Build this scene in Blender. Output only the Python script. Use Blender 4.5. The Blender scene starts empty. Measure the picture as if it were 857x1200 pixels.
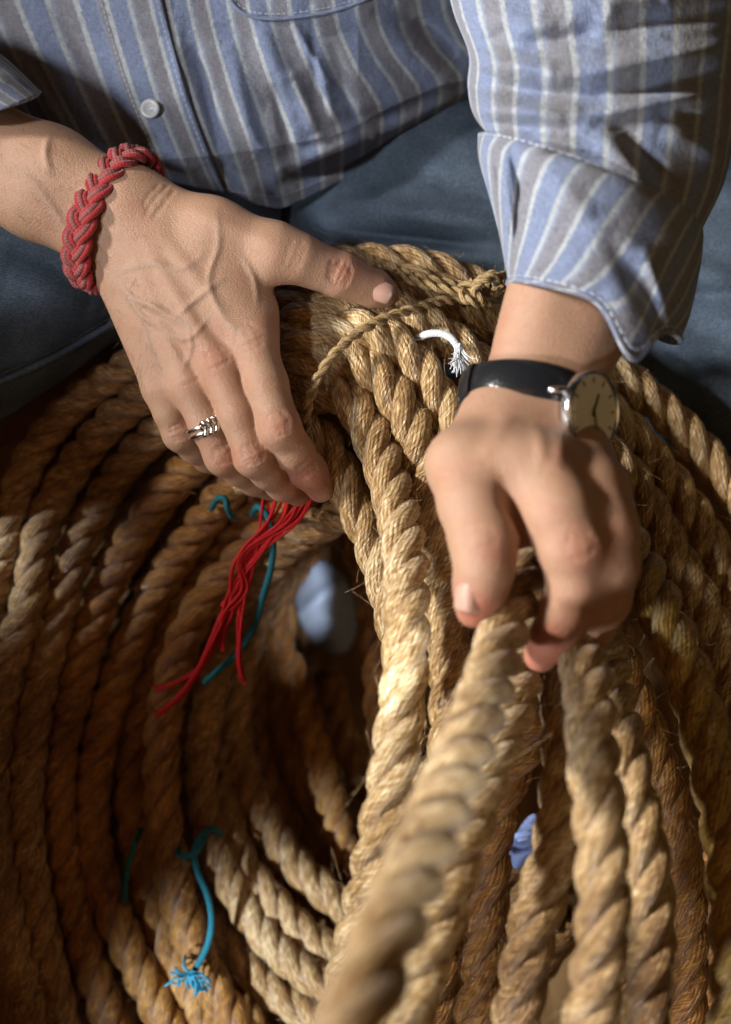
import bpy, math, random
import numpy as np
from mathutils import Vector, Matrix
random.seed(7); rng = np.random.default_rng(7)
scene = bpy.context.scene
COL = scene.collection

# ------------------------------------------------------------------ camera, light, exposure
PITCH = math.radians(50); CAM = np.array([0.0, 0.0, 1.05]); K = 0.0006
FW = np.array([0, math.cos(PITCH), -math.sin(PITCH)]); UP = np.array([0, math.sin(PITCH), math.cos(PITCH)]); RT = np.array([1.0, 0, 0])
RM = np.stack([RT, UP, -FW])            # rows: local axes of the camera
cam_d = bpy.data.cameras.new('camera'); cam = bpy.data.objects.new('camera', cam_d); COL.objects.link(cam)
cam.location = CAM; cam.rotation_euler = (math.radians(90) - PITCH, 0, 0)
cam_d.sensor_fit = 'VERTICAL'; cam_d.sensor_height = 36; cam_d.lens = 50
cam_d.clip_start = 0.02; cam_d.clip_end = 50
cam_d.dof.use_dof = True; cam_d.dof.focus_distance = 0.785; cam_d.dof.aperture_fstop = 4.2
cam_d.dof.aperture_blades = 0
scene.camera = cam
world = bpy.data.worlds.new('World'); scene.world = world; world.use_nodes = True
world.node_tree.nodes['Background'].inputs[0].default_value = (1.0, 0.55, 0.27, 1)
world.node_tree.nodes['Background'].inputs[1].default_value = 0.013

def C2W(p):
    return CAM + np.asarray(p, float) @ RM
def cs(px, py, d):                      # picture point at a true distance -> camera frame, metres
    return np.stack([(np.asarray(px, float) - 428.5) * K * d, (600 - np.asarray(py, float)) * K * d, -np.asarray(d, float) * np.ones_like(np.asarray(px, float))], -1)
def W(px, py, d): return C2W(cs(px, py, d))

def area(name, loc, target, size, power, color, size_y=None):
    l = bpy.data.lights.new(name, 'AREA'); l.energy = power; l.color = color; l.size = size
    if size_y: l.shape = 'RECTANGLE'; l.size_y = size_y
    o = bpy.data.objects.new(name, l); COL.objects.link(o); o.location = loc
    dv = Vector(target) - Vector(loc); o.rotation_euler = dv.to_track_quat('-Z', 'Y').to_euler()
    return o
def spot(name, loc, target, half_deg, power, color, radius=.05, blend=.15):
    l = bpy.data.lights.new(name, 'SPOT'); l.energy = power; l.color = color; l.shadow_soft_size = radius
    l.spot_size = 2 * math.radians(half_deg); l.spot_blend = blend
    o = bpy.data.objects.new(name, l); COL.objects.link(o); o.location = loc
    o.rotation_euler = (Vector(target) - Vector(loc)).to_track_quat('-Z', 'Y').to_euler()
    return o
# window light comes in from the left, the spot's lower cone edge placed by hand, so the coil below hand height stays dim
NP = np.array([.587, -.18, .789]); KU = np.array([-.72, -.08, .52]); KU -= (KU @ NP) * NP; KU /= np.linalg.norm(KU); X0 = np.array([0, .45, .328])
spot('window_light', X0 + 3 * KU, X0 + NP * .86, 16, 680, (1.0, .97, .92), .20, .05)
KV = np.array([-.58, -.66, .28]); KV -= (KV @ NP) * NP; KV /= np.linalg.norm(KV); X1 = X0 + NP * .01
spot('front_left_fill', X1 + 2.6 * KV, X1 + NP * .745, 16, 190, (.93, .97, 1.0), .14, .05)  # added cool fill for shirt and hands, no second window behind it
spot('cloth_fill', (.12, -.55, 1.55), W(384, 712, 1.2), 1.6, 160, (.88, .94, 1.0), .02, .4)  # added spot to brighten the cloth seen through the coil
spot('low_coil_fill', (-.75, -.75, .95), W(380, 1190, .96), 4.6, 250, (.74, .88, 1.0), .03, .35)  # added spot that makes the pale lit patch on the lower turns
spot('side_coil_fill', (-1.5, .15, 1.0), W(-34, 650, .92), 1.75, 190, (.74, .88, 1.0), .03, .6)  # added spot that lights the outermost left turns
area('right_fill', (1.3, -.2, 1.3), (.15, .5, .45), .7, 1.9, (1.0, .78, .42))
area('room_fill', (-.5, -.8, 2.1), (0, .5, .4), 1.4, 3.4, (1.0, .45, .15))
spot('shirt_fill', (-1.15, -.75, 2.1), W(285, 20, .86), 5.0, 150, (.95, .98, 1.0), .10, .5)  # added spot to lift the shirt front, stands for no known source
scene.view_settings.view_transform = 'Standard'; scene.view_settings.look = 'None'
scene.view_settings.exposure = 0.0; scene.view_settings.gamma = 1.0
scene.cycles.use_denoising = True
scene.cycles.max_bounces = 6

# ------------------------------------------------------------------ helpers
def mk(name, V, F, mat, parent=None, smooth=True, uv=None, attrs=None, cam_space=True):
    """V (n,3), F (m,3|4) -> mesh object; uv (n,2) per vertex; attrs {name: (n,)}"""
    V = np.asarray(V, float)
    if cam_space: V = C2W(V)
    F = np.asarray(F, np.int32); m, k = F.shape
    me = bpy.data.meshes.new(name)
    me.vertices.add(len(V)); me.vertices.foreach_set('co', V.astype(np.float32).ravel())
    me.loops.add(m * k); me.loops.foreach_set('vertex_index', F.ravel())
    me.polygons.add(m); me.polygons.foreach_set('loop_start', np.arange(m, dtype=np.int32) * k)
    me.polygons.foreach_set('use_smooth', np.full(m, smooth))
    if uv is not None:
        l = me.uv_layers.new(name='UVMap'); l.data.foreach_set('uv', np.asarray(uv, np.float32)[F.ravel()].ravel())
    for an, av in (attrs or {}).items():
        a = me.attributes.new(an, 'FLOAT', 'POINT'); a.data.foreach_set('value', np.asarray(av, np.float32))
    me.update(calc_edges=True); me.validate()
    for mm in (mat if isinstance(mat, (list, tuple)) else [mat]): me.materials.append(mm)
    o = bpy.data.objects.new(name, me); COL.objects.link(o)
    if parent: o.parent = parent
    return o
def join(parts):
    """[(V,F,uv)] -> one"""
    Vs, Fs, Us, n = [], [], [], 0
    for p in parts:
        Vs.append(p[0]); Fs.append(np.asarray(p[1]) + n); n += len(p[0])
        Us.append(p[2] if len(p) > 2 and p[2] is not None else np.zeros((len(p[0]), 2)))
    return np.concatenate(Vs), np.concatenate(Fs), np.concatenate(Us)
def tag(o, label=None, cat=None, group=None, kind=None):
    if label: o['label'] = label
    if cat: o['category'] = cat
    if group: o['group'] = group
    if kind: o['kind'] = kind
    return o
def empty(name, label=None, cat=None, group=None, at=(0, 0, 0), parent=None):
    o = bpy.data.objects.new(name, None); COL.objects.link(o); o.empty_display_size = 0.02
    if parent: o.parent = parent
    if label: tag(o, label, cat, group)
    return o
def spline(P, step):
    """centripetal-ish Catmull-Rom resampled at an even step"""
    P = np.asarray(P, float)
    P = np.vstack([2 * P[0] - P[1], P, 2 * P[-1] - P[-2]])
    out = []
    for i in range(1, len(P) - 2):
        p0, p1, p2, p3 = P[i-1:i+3]; t = np.linspace(0, 1, 24, endpoint=False)[:, None]
        out.append(0.5 * (2*p1 + (p2-p0)*t + (2*p0-5*p1+4*p2-p3)*t**2 + (3*p1-p0-3*p2+p3)*t**3))
    out.append(P[-2][None]); Q = np.concatenate(out)
    L = np.concatenate([[0], np.cumsum(np.linalg.norm(np.diff(Q, axis=0), axis=1))])
    n = max(4, int(L[-1] / step)); s = np.linspace(0, L[-1], n)
    R = np.stack([np.interp(s, L, Q[:, k]) for k in range(3)], 1)
    for _ in range(2): R[1:-1] = (R[:-2] + 2 * R[1:-1] + R[2:]) / 4
    return R, s
def frames(Q, closed=False):
    T = np.gradient(Q, axis=0); T /= np.linalg.norm(T, axis=1)[:, None] + 1e-12
    N = np.zeros_like(Q); a = np.array([0, 0, 1.0])
    if abs(T[0] @ a) > .9: a = np.array([1.0, 0, 0])
    n = a - (a @ T[0]) * T[0]; n /= np.linalg.norm(n); N[0] = n
    for i in range(1, len(Q)):
        n = n - (n @ T[i]) * T[i]; n /= np.linalg.norm(n); N[i] = n
    return T, N, np.cross(T, N)
def sweep(Q, r, nv=8, ref=None, uvs=None, closed=False, cap=True):
    """tube round polyline Q; r scalar or (n,); ref (n,3) = direction of angle 0"""
    n = len(Q); r = np.broadcast_to(r, (n,))
    T, N, B = frames(Q)
    if ref is not None:
        N = ref - (ref * T).sum(1)[:, None] * T; N /= np.linalg.norm(N, axis=1)[:, None]; B = np.cross(T, N)
    a = np.linspace(-math.pi, math.pi, nv + 1)          # seam at pi, doubled for the uv
    V = Q[:, None] + r[:, None, None] * (np.cos(a)[None, :, None] * N[:, None] + np.sin(a)[None, :, None] * B[:, None])
    s = np.concatenate([[0], np.cumsum(np.linalg.norm(np.diff(Q, axis=0), axis=1))])
    rm = float(np.mean(r))
    U = np.stack([np.broadcast_to(a[None] * rm, (n, nv + 1)), np.broadcast_to(s[:, None], (n, nv + 1))], -1)
    i = np.arange(n - 1)[:, None] * (nv + 1) + np.arange(nv)[None]
    F = np.stack([i, i + 1, i + nv + 2, i + nv + 1], -1).reshape(-1, 4)
    V = V.reshape(-1, 3); U = U.reshape(-1, 2)
    if cap:
        V = np.vstack([V, Q[0], Q[-1]]); U = np.vstack([U, [0, 0], [0, s[-1]]])
        c0, c1 = len(V) - 2, len(V) - 1; j = np.arange(nv); e = (n - 1) * (nv + 1)
        F = np.vstack([F, np.stack([j + 1, j, np.full(nv, c0), np.full(nv, c0)], 1), np.stack([e + j, e + j + 1, np.full(nv, c1), np.full(nv, c1)], 1)])
    return V, F, U
def clean(F):
    return F
# caps come as degenerate quads: turn them into real ones by validate()

def N_(nt, t, **kw):
    n = nt.nodes.new(t)
    for k, v in kw.items():
        if k in n.inputs: n.inputs[k].default_value = v
        else: setattr(n, k, v)
    return n
def mat_base(name, rough=.5, spec=.5):
    m = bpy.data.materials.new(name); m.use_nodes = True; nt = m.node_tree
    b = nt.nodes['Principled BSDF']; b.inputs['Roughness'].default_value = rough; b.inputs['Specular IOR Level'].default_value = spec
    return m, nt, b
def ramp(nt, stops, interp='LINEAR'):
    r = nt.nodes.new('ShaderNodeValToRGB'); cr = r.color_ramp; cr.interpolation = interp
    while len(cr.elements) < len(stops): cr.elements.new(0.5)
    for e, (p, c) in zip(cr.elements, stops): e.position = p; e.color = (*c, 1)
    return r
def math_(nt, op, a, b=None, c=None):
    n = nt.nodes.new('ShaderNodeMath'); n.operation = op
    for i, v in enumerate((a, b, c)):
        if v is None: continue
        if hasattr(v, 'links') or hasattr(v, 'is_linked'): nt.links.new(v, n.inputs[i])
        else: n.inputs[i].default_value = v
    return n.outputs[0]

def rope_mat(name, dark, mid, lite, skew=.55, yarn=.0024, rough=.42):
    m, nt, b = mat_base(name, rough, .65); L = nt.links.new
    uv = N_(nt, 'ShaderNodeUVMap'); sp = N_(nt, 'ShaderNodeSeparateXYZ'); L(uv.outputs[0], sp.inputs[0])
    x = math_(nt, 'MULTIPLY_ADD', sp.outputs[1], skew, sp.outputs[0])
    oi = N_(nt, 'ShaderNodeObjectInfo')
    w = N_(nt, 'ShaderNodeTexNoise', Scale=60.0, Detail=2.0)
    tc = N_(nt, 'ShaderNodeTexCoord'); L(tc.outputs['Object'], w.inputs['Vector'])
    xw = math_(nt, 'MULTIPLY_ADD', w.outputs[0], .004, x)
    yarns = math_(nt, 'ABSOLUTE', math_(nt, 'SINE', math_(nt, 'MULTIPLY', xw, math.pi / yarn)))
    xf = math_(nt, 'MULTIPLY_ADD', sp.outputs[1], -.95, xw)
    cv = N_(nt, 'ShaderNodeCombineXYZ'); L(math_(nt, 'MULTIPLY', xf, 900.0), cv.inputs[0]); L(math_(nt, 'MULTIPLY', sp.outputs[1], 190.0), cv.inputs[1])
    L(math_(nt, 'MULTIPLY', oi.outputs['Random'], 50.0), cv.inputs[2])
    fib = N_(nt, 'ShaderNodeTexNoise', Scale=1.0, Detail=3.0, Roughness=.65); L(cv.outputs[0], fib.inputs['Vector'])
    cv2 = N_(nt, 'ShaderNodeCombineXYZ'); L(math_(nt, 'MULTIPLY', xw, 620.0), cv2.inputs[0]); L(math_(nt, 'MULTIPLY', sp.outputs[1], 160.0), cv2.inputs[1]); L(oi.outputs['Random'], cv2.inputs[2])
    f2 = N_(nt, 'ShaderNodeTexNoise', Scale=1.0, Detail=2.0); L(cv2.outputs[0], f2.inputs['Vector'])
    big = N_(nt, 'ShaderNodeTexNoise', Scale=14.0, Detail=3.0); L(tc.outputs['Object'], big.inputs['Vector'])
    v = math_(nt, 'MULTIPLY_ADD', yarns, .07, math_(nt, 'MULTIPLY_ADD', f2.outputs[0], .42, math_(nt, 'MULTIPLY', fib.outputs[0], .80)))  # groove shade between yarns also put slightly into the colour
    v = math_(nt, 'ADD', v, math_(nt, 'MULTIPLY_ADD', big.outputs[0], .45, -.40))
    r = ramp(nt, [(.33, dark), (.49, mid), (.66, lite)]); L(v, r.inputs[0]); L(r.outputs[0], b.inputs['Base Color'])
    h = math_(nt, 'MULTIPLY_ADD', yarns, .32, math_(nt, 'MULTIPLY_ADD', fib.outputs[0], 1.7, math_(nt, 'MULTIPLY', f2.outputs[0], .7)))
    bp = N_(nt, 'ShaderNodeBump', Strength=.9, Distance=.0013); L(h, bp.inputs['Height']); L(bp.outputs[0], b.inputs['Normal'])
    rr = math_(nt, 'MULTIPLY_ADD', fib.outputs[0], -.55, rough + .14); L(rr, b.inputs['Roughness'])
    b.inputs['Sheen Weight'].default_value = .15; b.inputs['Sheen Roughness'].default_value = .4
    return m
M = {}
M['straw'] = rope_mat('manila_straw', (.17, .075, .018), (.49, .295, .105), (.95, .78, .50))
M['pale'] = rope_mat('manila_pale', (.14, .062, .018), (.42, .25, .095), (.80, .60, .35))
M['amber_shade'] = rope_mat('manila_amber_shade', (.12, .036, .004), (.36, .145, .022), (.66, .36, .11))  # deeper orange copy: shade on the dim turns put into the colour
M['tan'] = rope_mat('manila_tan', (.12, .048, .010), (.38, .19, .058), (.76, .54, .29))  # lighter copy of the same rope, for coil turns that reach the light
M['olive'] = rope_mat('manila_olive', (.12, .06, .010), (.38, .225, .045), (.66, .45, .14))
M['twine'] = rope_mat('twine_fibre', (.16, .08, .02), (.40, .25, .085), (.60, .42, .2), skew=.5, yarn=.0016, rough=.6)
M['fray'] = rope_mat('fibre_fray', (.25, .14, .05), (.5, .32, .13), (.7, .52, .28))

def fibre_mat(name, a, c, scale=900., rough=.7, dist=.0006):
    m, nt, b = mat_base(name, rough, .3); L = nt.links.new
    uv = N_(nt, 'ShaderNodeUVMap'); sp = N_(nt, 'ShaderNodeSeparateXYZ'); L(uv.outputs[0], sp.inputs[0])
    x = math_(nt, 'MULTIPLY_ADD', sp.outputs[1], .6, sp.outputs[0]); y = math_(nt, 'MULTIPLY_ADD', sp.outputs[1], -.6, sp.outputs[0])
    wv = math_(nt, 'MULTIPLY', math_(nt, 'SINE', math_(nt, 'MULTIPLY', x, scale * 4)), math_(nt, 'SINE', math_(nt, 'MULTIPLY', y, scale * 4)))
    tc = N_(nt, 'ShaderNodeTexCoord'); n = N_(nt, 'ShaderNodeTexNoise', Scale=1200., Detail=2.); L(tc.outputs['Object'], n.inputs['Vector'])
    v = math_(nt, 'MULTIPLY_ADD', wv, .25, n.outputs[0]); r = ramp(nt, [(.3, a), (.75, c)]); L(v, r.inputs[0]); L(r.outputs[0], b.inputs['Base Color'])
    bp = N_(nt, 'ShaderNodeBump', Strength=.7, Distance=dist); L(v, bp.inputs['Height']); L(bp.outputs[0], b.inputs['Normal'])
    return m
M['red'] = fibre_mat('red_yarn', (.20, .005, .007), (.44, .017, .02)); M['red'].node_tree.nodes['Principled BSDF'].inputs['Sheen Weight'].default_value = .3
M['rose'] = fibre_mat('faded_rose_yarn', (.15, .045, .042), (.32, .105, .10))
M['thread'] = fibre_mat('red_thread', (.35, .003, .006), (.62, .012, .016))
M['teal'] = fibre_mat('blue_cord', (.008, .09, .12), (.022, .22, .28))
M['tealfray'] = fibre_mat('blue_fray', (.01, .12, .20), (.05, .31, .42), rough=.35)
M['white'] = fibre_mat('white_cord', (.50, .53, .55), (.85, .87, .88))

# skin
def skin_mat(name, base, deep, bump=1.0):
    m, nt, b = mat_base(name, .46, .42); L = nt.links.new
    tc = N_(nt, 'ShaderNodeTexCoord')
    at = N_(nt, 'ShaderNodeAttribute', attribute_name='red'); cr = N_(nt, 'ShaderNodeAttribute', attribute_name='vein')
    n1 = N_(nt, 'ShaderNodeTexNoise', Scale=55., Detail=5., Roughness=.62); L(tc.outputs['Object'], n1.inputs['Vector'])
    n2 = N_(nt, 'ShaderNodeTexNoise', Scale=420., Detail=3.); L(tc.outputs['Object'], n2.inputs['Vector'])
    f = math_(nt, 'ADD', at.outputs['Fac'], math_(nt, 'MULTIPLY_ADD', n1.outputs[0], 1.3, -.62))
    f = math_(nt, 'ADD', f, math_(nt, 'MULTIPLY_ADD', n2.outputs[0], .5, -.25))
    r = ramp(nt, [(0.0, base), (1.0, deep)]); L(f, r.inputs[0])
    mx = N_(nt, 'ShaderNodeMixRGB', blend_type='MIX'); L(cr.outputs['Fac'], mx.inputs[0]); L(r.outputs[0], mx.inputs[1]); mx.inputs[2].default_value = (.25, .20, .17, 1)
    L(mx.outputs[0], b.inputs['Base Color'])
    # crease lattice: two scales of stretched cells, plus pores
    mp = N_(nt, 'ShaderNodeMapping'); L(tc.outputs['Object'], mp.inputs[0]); mp.inputs['Rotation'].default_value = (0.3, .2, 1.0); mp.inputs['Scale'].default_value = (1, 2.8, 1)
    v1 = N_(nt, 'ShaderNodeTexVoronoi', feature='DISTANCE_TO_EDGE', Scale=420.); L(mp.outputs[0], v1.inputs['Vector'])
    v2 = N_(nt, 'ShaderNodeTexVoronoi', feature='DISTANCE_TO_EDGE', Scale=1150.); L(tc.outputs['Object'], v2.inputs['Vector'])
    c1 = math_(nt, 'MINIMUM', math_(nt, 'MULTIPLY', v1.outputs['Distance'], 5.), 1.)
    c2 = math_(nt, 'MINIMUM', math_(nt, 'MULTIPLY', v2.outputs['Distance'], 4.), 1.)
    h = math_(nt, 'MULTIPLY_ADD', c1, .55, math_(nt, 'MULTIPLY_ADD', c2, .35, math_(nt, 'MULTIPLY', n2.outputs[0], .8)))
    h = math_(nt, 'MULTIPLY_ADD', n1.outputs[0], 1.0, h)
    bp = N_(nt, 'ShaderNodeBump', Strength=.42 * bump, Distance=.0006); L(h, bp.inputs['Height']); L(bp.outputs[0], b.inputs['Normal'])
    rr = math_(nt, 'MULTIPLY_ADD', n2.outputs[0], .25, .36); L(rr, b.inputs['Roughness'])
    b.inputs['Subsurface Weight'].default_value = .25; b.inputs['Subsurface Radius'].default_value = (1, .35, .18); b.inputs['Subsurface Scale'].default_value = .003
    return m
M['skin'] = skin_mat('weathered_skin', (.395, .232, .148), (.37, .135, .085))
m, nt, b = mat_base('nail', .42, .35); b.inputs['Base Color'].default_value = (.62, .40, .33, 1); M['nail'] = m
tn = N_(nt, 'ShaderNodeTexNoise', Scale=300.); tr = ramp(nt, [(.3, (.42, .23, .17)), (.7, (.50, .30, .23))]); nt.links.new(tn.outputs[0], tr.inputs[0]); nt.links.new(tr.outputs[0], b.inputs['Base Color'])
m, nt, b = mat_base('nail_tip', .35, .4); b.inputs['Base Color'].default_value = (.50, .38, .29, 1); M['nail_tip'] = m
m, nt, b = mat_base('hair', .4, .5); b.inputs['Base Color'].default_value = (.07, .035, .015, 1); M['hair'] = m

# cloth
def shirt_mat(name, ucoef=1.0, vcoef=0.0, period=.0245, bright=1.0):
    m, nt, b = mat_base(name, .85, .2); L = nt.links.new
    uv = N_(nt, 'ShaderNodeUVMap'); sp = N_(nt, 'ShaderNodeSeparateXYZ'); L(uv.outputs[0], sp.inputs[0])
    tc = N_(nt, 'ShaderNodeTexCoord'); nz = N_(nt, 'ShaderNodeTexNoise', Scale=350., Detail=3.); L(tc.outputs['Object'], nz.inputs['Vector'])
    u = math_(nt, 'MULTIPLY_ADD', sp.outputs[1], vcoef, math_(nt, 'MULTIPLY', sp.outputs[0], ucoef))
    t = math_(nt, 'FRACT', math_(nt, 'DIVIDE', math_(nt, 'MULTIPLY_ADD', nz.outputs[0], .0012, u), period))
    blu = tuple(c * bright for c in (.175, .212, .325)); pal = tuple(c * bright for c in (.36, .385, .41)); tau = tuple(c * bright for c in (.19, .19, .222)); b2 = tuple(c * bright for c in (.225, .258, .35))
    r = ramp(nt, [(0, blu), (.21, blu), (.25, pal), (.31, pal), (.345, b2), (.43, tau), (.70, tau), (.73, pal), (.80, pal), (.825, blu)]); L(t, r.inputs[0])
    # weave: crossing threads with slubs
    cv = N_(nt, 'ShaderNodeCombineXYZ'); L(math_(nt, 'MULTIPLY', sp.outputs[0], 1900.), cv.inputs[0]); L(math_(nt, 'MULTIPLY', sp.outputs[1], 260.), cv.inputs[1])
    a1 = N_(nt, 'ShaderNodeTexNoise', Scale=1., Detail=2.); L(cv.outputs[0], a1.inputs['Vector'])
    cw = N_(nt, 'ShaderNodeCombineXYZ'); L(math_(nt, 'MULTIPLY', sp.outputs[0], 260.), cw.inputs[0]); L(math_(nt, 'MULTIPLY', sp.outputs[1], 1900.), cw.inputs[1])
    a2 = N_(nt, 'ShaderNodeTexNoise', Scale=1., Detail=2.); L(cw.outputs[0], a2.inputs['Vector'])
    s = math_(nt, 'MULTIPLY_ADD', a1.outputs[0], 1.1, math_(nt, 'MULTIPLY_ADD', a2.outputs[0], 1.1, -.12))
    mx = N_(nt, 'ShaderNodeMixRGB', blend_type='MULTIPLY'); mx.inputs[0].default_value = 1; L(r.outputs[0], mx.inputs[1]); L(s, mx.inputs[2])
    L(mx.outputs[0], b.inputs['Base Color'])
    cb = N_(nt, 'ShaderNodeTexNoise', Scale=38., Detail=4.); L(tc.outputs['Object'], cb.inputs['Vector'])
    h = math_(nt, 'ADD', math_(nt, 'ADD', a1.outputs[0], a2.outputs[0]), math_(nt, 'MULTIPLY', cb.outputs[0], 9.))
    bp = N_(nt, 'ShaderNodeBump', Strength=.75, Distance=.001); L(h, bp.inputs['Height']); L(bp.outputs[0], b.inputs['Normal'])
    b.inputs['Sheen Weight'].default_value = .2
    return m
M['shirt'] = shirt_mat('striped_cotton')
M['cuff'] = shirt_mat('striped_cotton_bias', 1.0, .62, .0255, 1.05)
def denim_mat(name, a, c):
    m, nt, b = mat_base(name, .85, .25); L = nt.links.new
    uv = N_(nt, 'ShaderNodeUVMap'); sp = N_(nt, 'ShaderNodeSeparateXYZ'); L(uv.outputs[0], sp.inputs[0])
    tw = math_(nt, 'SINE', math_(nt, 'MULTIPLY', math_(nt, 'ADD', sp.outputs[0], math_(nt, 'MULTIPLY', sp.outputs[1], .8)), 2 * math.pi / .0013))
    tc = N_(nt, 'ShaderNodeTexCoord'); nz = N_(nt, 'ShaderNodeTexNoise', Scale=700., Detail=3.); L(tc.outputs['Object'], nz.inputs['Vector'])
    bg = N_(nt, 'ShaderNodeTexNoise', Scale=22., Detail=5.); L(tc.outputs['Object'], bg.inputs['Vector'])
    v = math_(nt, 'ADD', math_(nt, 'MULTIPLY_ADD', tw, .2, math_(nt, 'MULTIPLY', nz.outputs[0], .6)), math_(nt, 'MULTIPLY_ADD', bg.outputs[0], .7, -.2))
    r = ramp(nt, [(.25, a), (.8, c)]); L(v, r.inputs[0]); L(r.outputs[0], b.inputs['Base Color'])
    bp = N_(nt, 'ShaderNodeBump', Strength=.5, Distance=.0006); L(v, bp.inputs['Height']); L(bp.outputs[0], b.inputs['Normal'])
    return m
M['denim'] = denim_mat('blue_denim', (.02, .032, .05), (.155, .205, .28))
M['cloth'] = denim_mat('pale_cloth', (.40, .48, .66), (.62, .70, .88))
M['scrap'] = denim_mat('ribbed_blue_cloth', (.10, .15, .34), (.32, .40, .70))
def metal(name, col, rough):
    m, nt, b = mat_base(name, rough, .5); b.inputs['Base Color'].default_value = (*col, 1); b.inputs['Metallic'].default_value = 1
    n = N_(nt, 'ShaderNodeTexNoise', Scale=260., Detail=3.); L = nt.links.new; tc = N_(nt, 'ShaderNodeTexCoord'); L(tc.outputs['Object'], n.inputs['Vector'])
    L(math_(nt, 'MULTIPLY_ADD', n.outputs[0], .2, rough - .08), b.inputs['Roughness']); return m
M['silver'] = metal('silver', (.78, .76, .72), .2); M['steel'] = metal('steel', (.70, .71, .72), .16)
m, nt, b = mat_base('black_leather', .22, .6); b.inputs['Base Color'].default_value = (.012, .012, .014, 1); M['leather'] = m
vn = N_(nt, 'ShaderNodeTexVoronoi', Scale=700.); tc = N_(nt, 'ShaderNodeTexCoord'); nt.links.new(tc.outputs['Object'], vn.inputs['Vector'])
bp = N_(nt, 'ShaderNodeBump', Strength=.3, Distance=.0004); nt.links.new(vn.outputs['Distance'], bp.inputs['Height']); nt.links.new(bp.outputs[0], b.inputs['Normal'])
m, nt, b = mat_base('dial_cream', .5, .4); b.inputs['Base Color'].default_value = (.86, .81, .66, 1); M['dial'] = m
m, nt, b = mat_base('dial_ink', .4, .4); b.inputs['Base Color'].default_value = (.02, .02, .025, 1); M['ink'] = m
m, nt, b = mat_base('glass', .03, .5); M['glass'] = m
tb = nt.nodes.new('ShaderNodeBsdfTransparent'); gb = nt.nodes.new('ShaderNodeBsdfGlossy'); gb.inputs['Roughness'].default_value = .03
ms = nt.nodes.new('ShaderNodeMixShader'); ms.inputs[0].default_value = .06; nt.links.new(tb.outputs[0], ms.inputs[1]); nt.links.new(gb.outputs[0], ms.inputs[2]); nt.links.new(ms.outputs[0], nt.nodes['Material Output'].inputs[0])
m, nt, b = mat_base('button_pearl', .3, .5); b.inputs['Base Color'].default_value = (.50, .52, .54, 1); M['button'] = m
m, nt, b = mat_base('stitch', .8, .2); b.inputs['Base Color'].default_value = (.55, .60, .72, 1); M['stitch'] = m
m, nt, b = mat_base('denim_stitch', .8, .2); b.inputs['Base Color'].default_value = (.10, .085, .06, 1); M['dstitch'] = m
def wood_mat():
    m, nt, b = mat_base('floor_wood', .5, .4); L = nt.links.new
    tc = N_(nt, 'ShaderNodeTexCoord'); mp = N_(nt, 'ShaderNodeMapping'); mp.inputs['Scale'].default_value = (30, 2.5, 30); L(tc.outputs['Object'], mp.inputs[0])
    n = N_(nt, 'ShaderNodeTexNoise', Scale=2.5, Detail=6., Distortion=1.); L(mp.outputs[0], n.inputs['Vector'])
    r = ramp(nt, [(.3, (.17, .075, .025)), (.7, (.36, .19, .075))]); L(n.outputs[0], r.inputs[0]); L(r.outputs[0], b.inputs['Base Color'])
    bp = N_(nt, 'ShaderNodeBump', Strength=.3, Distance=.002); L(n.outputs[0], bp.inputs['Height']); L(bp.outputs[0], b.inputs['Normal']); return m
M['wood'] = wood_mat()
m, nt, b = mat_base('subfloor_dark', .9, .1); b.inputs['Base Color'].default_value = (.02, .014, .01, 1); M['sub'] = m

# ------------------------------------------------------------------ setting: floor of planks
g = 6.0
floor = mk('floor', [(-g, -g, -.02), (g, -g, -.02), (g, g, -.02), (-g, g, -.02)], [(0, 1, 2, 3)], M['sub'], cam_space=False, smooth=False); tag(floor, kind='structure')
def box(x0, x1, y0, y1, z0, z1, bv=.002):
    V = []
    for z, k in ((z0, 0), (z1 - bv, 0), (z1, bv)):
        V += [(x0 + k, y0 + k, z), (x1 - k, y0 + k, z), (x1 - k, y1 - k, z), (x0 + k, y1 - k, z)]
    F = []
    for r_ in (0, 4):
        for j in range(4): F.append((r_ + j, r_ + (j + 1) % 4, r_ + 4 + (j + 1) % 4, r_ + 4 + j))
    F.append((8, 9, 10, 11)); return np.array(V), F
pv, pf = box(-.058, .058, -1.2, 1.2, -.018, 0)
p0 = mk('plank', pv, pf, M['wood'], floor, cam_space=False, smooth=False)
k = 0
for i in range(-8, 9):
    for j in range(2):
        o = p0 if k == 0 else p0.copy()
        if k: COL.objects.link(o); o.parent = floor
        k += 1; o.location = (i * .12, .9 + j * 2.41 - 1.6 + (i % 3) * .3, random.uniform(-.001, .001))

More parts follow.
